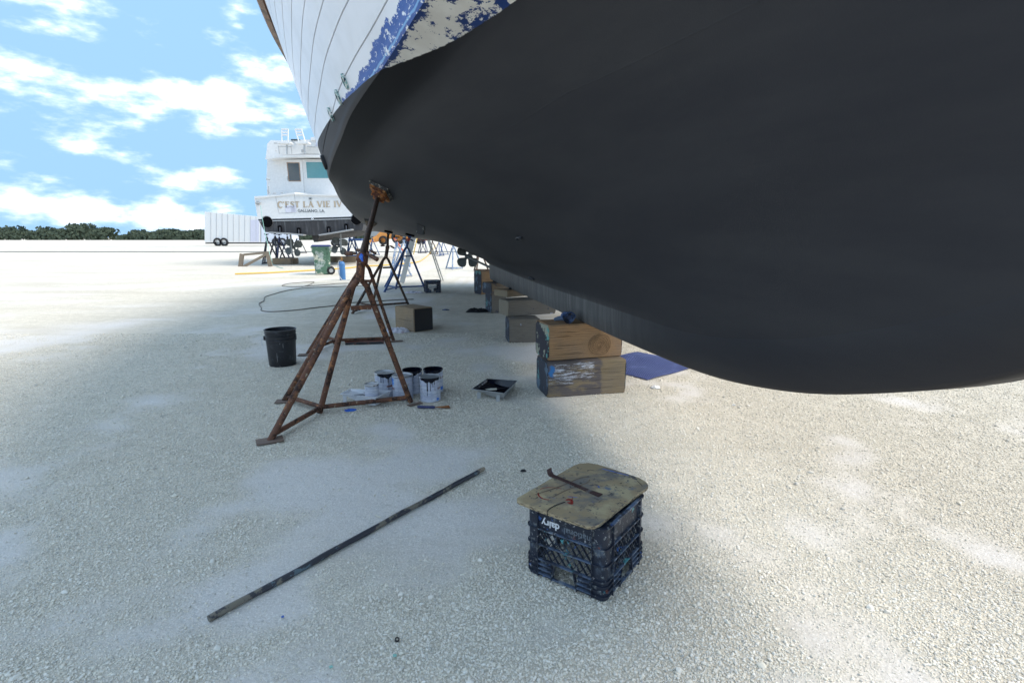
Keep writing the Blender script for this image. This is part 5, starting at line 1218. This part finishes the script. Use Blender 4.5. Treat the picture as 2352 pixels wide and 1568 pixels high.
for k_ in protos.values(): 
    if 'hh' in k_: del k_['hh']
# leaning plank, paired poles, yellow ladder
pA, pB = G(923,650), D(952,536,15.4); b_ = B(); b_.beam(pA+Vector((0,0,.01)), pB, .14, .04, (0,1,0), .004); tag(b_.obj('plank', M('white_painted_plank', (.60,.60,.58), .6), None, 20), 'white plank leaning up against the yacht stern behind the blue stand', 'plank')
pA, pB = G(1013,645), D(980,543,15.2); t = thing('ladder', 'pair of pale grey poles of a ladder leaning under the yacht stern', 'ladder', pA)
for dx in (0,.07):
    b_ = B(); b_.tube([Vector((dx,0,.0)), pB-pA+Vector((dx*.6,0,0))], .02, 8); b_.obj('side_rail', alu, t, 50)
for s_ in (.25,.5,.75): b_ = B(); q = (pB-pA)*s_; b_.beam(q, q+Vector((.06,0,0)), .02, .02); b_.obj('rung', alu, t, 0)
pA, pB = G(946,584), D(957,533,40); t = thing('ladder', 'yellow fibreglass stepladder standing far behind the white plank', 'ladder', pA)
for dx in (-.13,.13):
    b_ = B(); b_.beam(Vector((dx,0,0)), pB-pA+Vector((dx,0,0)), .06, .05, (0,1,0)); b_.obj('side_rail', yellowfg, t, 0)
for k in range(1, 7): b_ = B(); q = (pB-pA)*k/7; b_.beam(q-Vector((.13,0,0)), q+Vector((.13,0,0)), .04, .03); b_.obj('rung', yellowfg, t, 0)
b_ = B(); q0, q1 = D(906,548,40), G(928,580); b_.beam(q1+Vector((0,0,.04)), q0, .12, .09); tag(b_.obj('beam', M('red_orange_paint', (.62,.13,.05), .5), None, 0), 'orange red beam leaning between the pale blue stands', 'beam')

# ------------------------------------------------------------------ far machines, trucks and boats
def wheel(t, c, r, w, rim, nm='wheel'):
    b_ = B(); R = Matrix.Rotation(PI/2, 3, 'X'); b_.lathe([(r*.6,-w/2),(r*.95,-w/2),(r,-w*.3),(r,w*.3),(r*.95,w/2),(r*.6,w/2)], 24, c, R); o = b_.obj(nm, tyre, t, 40)
    b_ = B(); b_.lathe([(.001,-w*.3),(r*.25,-w*.42),(r*.3,-w*.25),(r*.55,-w*.25),(r*.62,-w*.5)], 20, c, R); b_.obj('rim', rim, o, 30)
Yl = 88
def fl(x, y, d=0): p = D(x, y, Yl+d); return p
lb = D(893, 563, Yl); t = thing('wheel_loader', 'orange yard machine with big orange wheel hubs parked far behind the stands', 'loader', (lb.x, Yl, 0)); ol = Vector((lb.x, Yl, 0))
def fprism(pts, d, w, nm, mt, par=None, oo=None, Yq=None):
    q = B(); n_ = len(pts); o_ = oo if oo is not None else ol; Yw = Yq or Yl
    f0 = [D(x, y, Yw)-o_+Vector((0,d,0)) for x, y in pts]; q.add(f0+[v+Vector((0,w,0)) for v in f0], [tuple(range(n_)), tuple(range(2*n_-1, n_-1, -1))]+[(i, n_+i, n_+(i+1) % n_, (i+1) % n_) for i in range(n_)]); return q.obj(nm, mt, par or t, 0)
fprism([(848,554),(856,545),(864,541),(872,533),(876,524),(886,524),(893,535),(903,538),(903,548),(880,550),(860,556),(849,558)], 0, 1.6, 'boom', orange_m)
fprism([(903,536),(912,536),(912,548),(903,548)], .2, 1.4, 'frame', orange_m); fprism([(923,535),(938,535),(939,547),(923,547)], 0, 1.8, 'engine_cover', orange_m)
fprism([(885,515),(905,515),(907,536),(885,536)], .5, 1.3, 'cab', orange_m)
wheel(t, D(881,552,Yl)-ol+Vector((0,-.2,0)), .72, .6, orange_m); wheel(t, D(917,544.5,Yl)-ol+Vector((0,-.4,0)), 1.15, .7, orange_m); wheel(t, D(935,550,Yl)-ol+Vector((0,.9,0)), .85, .6, orange_m)
Yl2 = 100; o2 = Vector((D(970,558,Yl2).x, Yl2, 0)); t = thing('flatbed_trailer', 'low red flatbed trailer parked far behind the yellow ladder', 'trailer', o2)
fprism([(957,545),(984,545),(984,553),(957,553)], 0, 2.2, 'trailer_bed', redbrown, t, o2, Yl2); fprism([(957,541),(984,541),(984,543.4),(957,543.4)], 0, 2.2, 'load', M('pale_tarpaulin', (.5,.48,.42), .8), t, o2, Yl2)
for x in (962, 972): wheel(t, D(x,555,Yl2)-o2, .45, .3, darkst)
Yt = 82; o3 = Vector((D(560,563,Yt).x, Yt, 0)); t = thing('box_truck', 'white box truck parked far behind the stern of the white boat at left', 'truck', o3)
fprism([(470,486),(598,498),(598,556),(470,556)], 0, 2.6, 'cargo_box', white_m, t, o3, Yt); fprism([(600,512),(668,518),(672,556),(600,556)], 0, 2.5, 'trailer_body', M('pale_blue_white_panel', (.66,.7,.78), .4), t, o3, Yt)
fprism([(575,505),(595,505),(595,556),(575,556)], -.04, .04, 'side_door', M('lilac_white_panel', (.62,.62,.72), .4), t, o3, Yt)
for x in (500, 515, 649, 634): wheel(t, D(x,556,Yt)-o3, .62, .35, alu)
for k in range(9): fprism([(484+k*13,488+k*1.2),(484.6+k*13,488+k*1.2),(484.6+k*13,555),(484+k*13,555)], -.05, .03, 'panel_seam', M('panel_seam_grey', (.45,.46,.48), .5), t, o3, Yt)
fprism([(470,557),(672,557),(672,560),(470,560)], .2, 2.0, 'chassis', darkst, t, o3, Yt)
Yv = 70; o4 = Vector((D(790,566,Yv).x, Yv, 0)); t = thing('enclosed_trailer', 'white enclosed trailer with two wheels far right of the white boat', 'trailer', o4)
fprism([(758,530),(800,530),(800,556),(758,556)], 0, 2.4, 'trailer_body', white_m, t, o4, Yv); 
for x in (768, 779): wheel(t, D(x,558,Yv)-o4, .42, .3, alu)
fprism([(800,548),(830,548),(830,553),(800,553)], 0, 2.0, 'trailer_bed', bluest, t, o4, Yv)
# grey boat far behind the loader
Yg = 110; o5 = Vector((D(862,560,Yg).x, Yg, 0)); t = thing('grey_boat', 'grey boat hull propped far behind the orange loader', 'boat', o5)
fprism([(842,522),(878,520),(874,534),(862,548),(852,546)], 0, 7, 'hull', M('grey_hull', (.28,.30,.31), .5), t, o5, Yg)
fprism([(850,512),(872,512),(872,521),(850,521)], 1, 4, 'cabin', white_m, t, o5, Yg)
# timbers beneath the white boat
for k, (x, y, l_, lab_) in enumerate(((650,607,.9,'left pale timber lying beneath the white boat'), (668,606,.7,'second pale timber beneath the white boat, right of the first'), (762,602,.8,'short pale timber lying right of the green bin'), (795,602,1.0,'pale timber lying between the bin and the nearest stand'))):
    p = G(x, y); b_ = B(); b_.box((0,0,.15), (l_, .3, .30), None, .02); o = b_.obj('timber_block', timber_t, None, 30); o.location = p; o.rotation_euler = (0,0,.1*k); tag(o, lab_, 'timber block', 'timbers beneath the white boat')
# low tree belt beyond the yard
for k, (x0, x1, hh) in enumerate(((-300,-190,10),(-185,-120,8),(-118,-60,9),(-40,110,8))):
    b_ = B(); rs = random.Random(k+3)
    for i in range(9000):
        x_ = rs.uniform(x0, x1); top = hh*(.5+.45*mnoise.noise(Vector((x_*.09, k, 0)))+.35*mnoise.noise(Vector((x_*.35, k, 3)))); zz = rs.random()**.7*top; y_ = 260+rs.uniform(-5, 5); s_ = rs.uniform(.4,1.1)
        a2 = rs.uniform(0, PI); u_ = Vector((math.cos(a2), math.sin(a2)*.4, rs.uniform(-.4,.4)))*s_; v_ = Vector((rs.uniform(-.3,.3), rs.uniform(-.3,.3), 1))*s_*.7; c = Vector((x_, y_, zz)); b_.add([c-u_, c-v_, c+u_, c+v_], [(0,1,2,3)])
    tag(b_.obj('tree_belt', foliage, None, 0), kind='stuff')

# ------------------------------------------------------------------ loose gravel: instanced pebbles
pebs = []
pc = bpy.data.collections.new('pebble_shapes')
def peb_mat(nm, c1, c2):
    m, nt, b, tc = base(nm); oi = _n(nt, 'ShaderNodeObjectInfo')
    c = mixc(nt, oi.outputs['Random'], c1, c2); nt.links.new(mixc(nt, noise(nt, tc.outputs['Object'], 1.5, 3), c, (.66,.62,.54)), b.inputs['Base Color']); b.inputs['Roughness'].default_value = .9; b.inputs['Specular IOR Level'].default_value = .2; return m
pm = [peb_mat('white_pebble', (.70,.65,.565), (.88,.84,.755)), peb_mat('cream_pebble', (.62,.56,.44), (.82,.76,.62)), peb_mat('grey_pebble', (.32,.30,.28), (.58,.55,.49))]
for k in range(10):
    bm = bmesh.new(); bmesh.ops.create_icosphere(bm, subdivisions=2 if k < 6 else 1, radius=1); sc_ = (random.uniform(.8,1.15), random.uniform(.55,.9), random.uniform(.45,.7))
    for v in bm.verts:
        n3 = mnoise.noise(v.co*1.3+Vector((k*7,0,0)))*.35; v.co *= 1+n3; v.co = Vector((v.co.x*sc_[0], v.co.y*sc_[1], v.co.z*sc_[2]))
    me = bpy.data.meshes.new('pebble'); bm.to_mesh(me); bm.free(); me.shade_smooth(); me.set_sharp_from_angle(angle=math.radians(38)); me.materials.append(pm[0 if k in (0,1,2,6,7) else 1 if k in (3,4,8) else 2])
    o = bpy.data.objects.new('pebble%02d' % k, me); pc.objects.link(o); pebs.append(o)
NP = 400000
yy = .75+(rng.random(NP*2)**1.9)*6.5; xx = (rng.random(NP*2)*2-1)*(.35+yy*1.05)
keep = []; sc_l = []
rv = rng.random(NP*2); r2 = rng.random(NP*2)
for i in range(NP*2):
    x_, y_ = xx[i], yy[i]; s_ = sand(x_, y_)
    if rv[i] > (1-s_)*.86+.15: continue
    keep.append((x_, y_, gh(x_, y_))); f = r2[i]; size = (.0023+.0031*f**1.8)*(1-.40*s_)+(.0022 if f > .97 else 0)+(.006 if f > .9997 else 0)
    sc_l.append(size*(1+.09*max(0, y_-2)))
    if len(keep) >= NP: break
keep = np.array(keep); sc_a = np.array(sc_l); keep[:, 2] += sc_a*.28
me = bpy.data.meshes.new('gravel'); me.vertices.add(len(keep)); me.vertices.foreach_set('co', keep.ravel())
a = me.attributes.new('psize', 'FLOAT', 'POINT'); a.data.foreach_set('value', sc_a)
a = me.attributes.new('prot', 'FLOAT_VECTOR', 'POINT'); rr = np.column_stack([rng.normal(0,.35,len(keep)), rng.normal(0,.35,len(keep)), rng.random(len(keep))*6.28]); a.data.foreach_set('vector', rr.ravel())
gv = bpy.data.objects.new('gravel', me); COL.objects.link(gv); tag(gv, kind='stuff')
ng = bpy.data.node_groups.new('scatter', 'GeometryNodeTree'); ng.interface.new_socket('Geometry', in_out='INPUT', socket_type='NodeSocketGeometry'); ng.interface.new_socket('Geometry', in_out='OUTPUT', socket_type='NodeSocketGeometry')
gi = ng.nodes.new('NodeGroupInput'); gout = ng.nodes.new('NodeGroupOutput'); iop = ng.nodes.new('GeometryNodeInstanceOnPoints'); ci = ng.nodes.new('GeometryNodeCollectionInfo'); ci.inputs[0].default_value = pc; ci.inputs[1].default_value = True; ci.inputs[2].default_value = True
ns = ng.nodes.new('GeometryNodeInputNamedAttribute'); ns.data_type = 'FLOAT'; ns.inputs[0].default_value = 'psize'
nr = ng.nodes.new('GeometryNodeInputNamedAttribute'); nr.data_type = 'FLOAT_VECTOR'; nr.inputs[0].default_value = 'prot'
rvn = ng.nodes.new('FunctionNodeRandomValue'); rvn.data_type = 'INT'; rvn.inputs[4].default_value = 0; rvn.inputs[5].default_value = 9
iop.inputs['Pick Instance'].default_value = True
l = ng.links.new; l(gi.outputs[0], iop.inputs['Points']); l(ci.outputs[0], iop.inputs['Instance']); l(rvn.outputs[2], iop.inputs['Instance Index'])
l(nr.outputs[0], iop.inputs['Rotation']); l(ns.outputs[0], iop.inputs['Scale']); l(iop.outputs[0], gout.inputs[0])
md = gv.modifiers.new('scatter', 'NODES'); md.node_group = ng
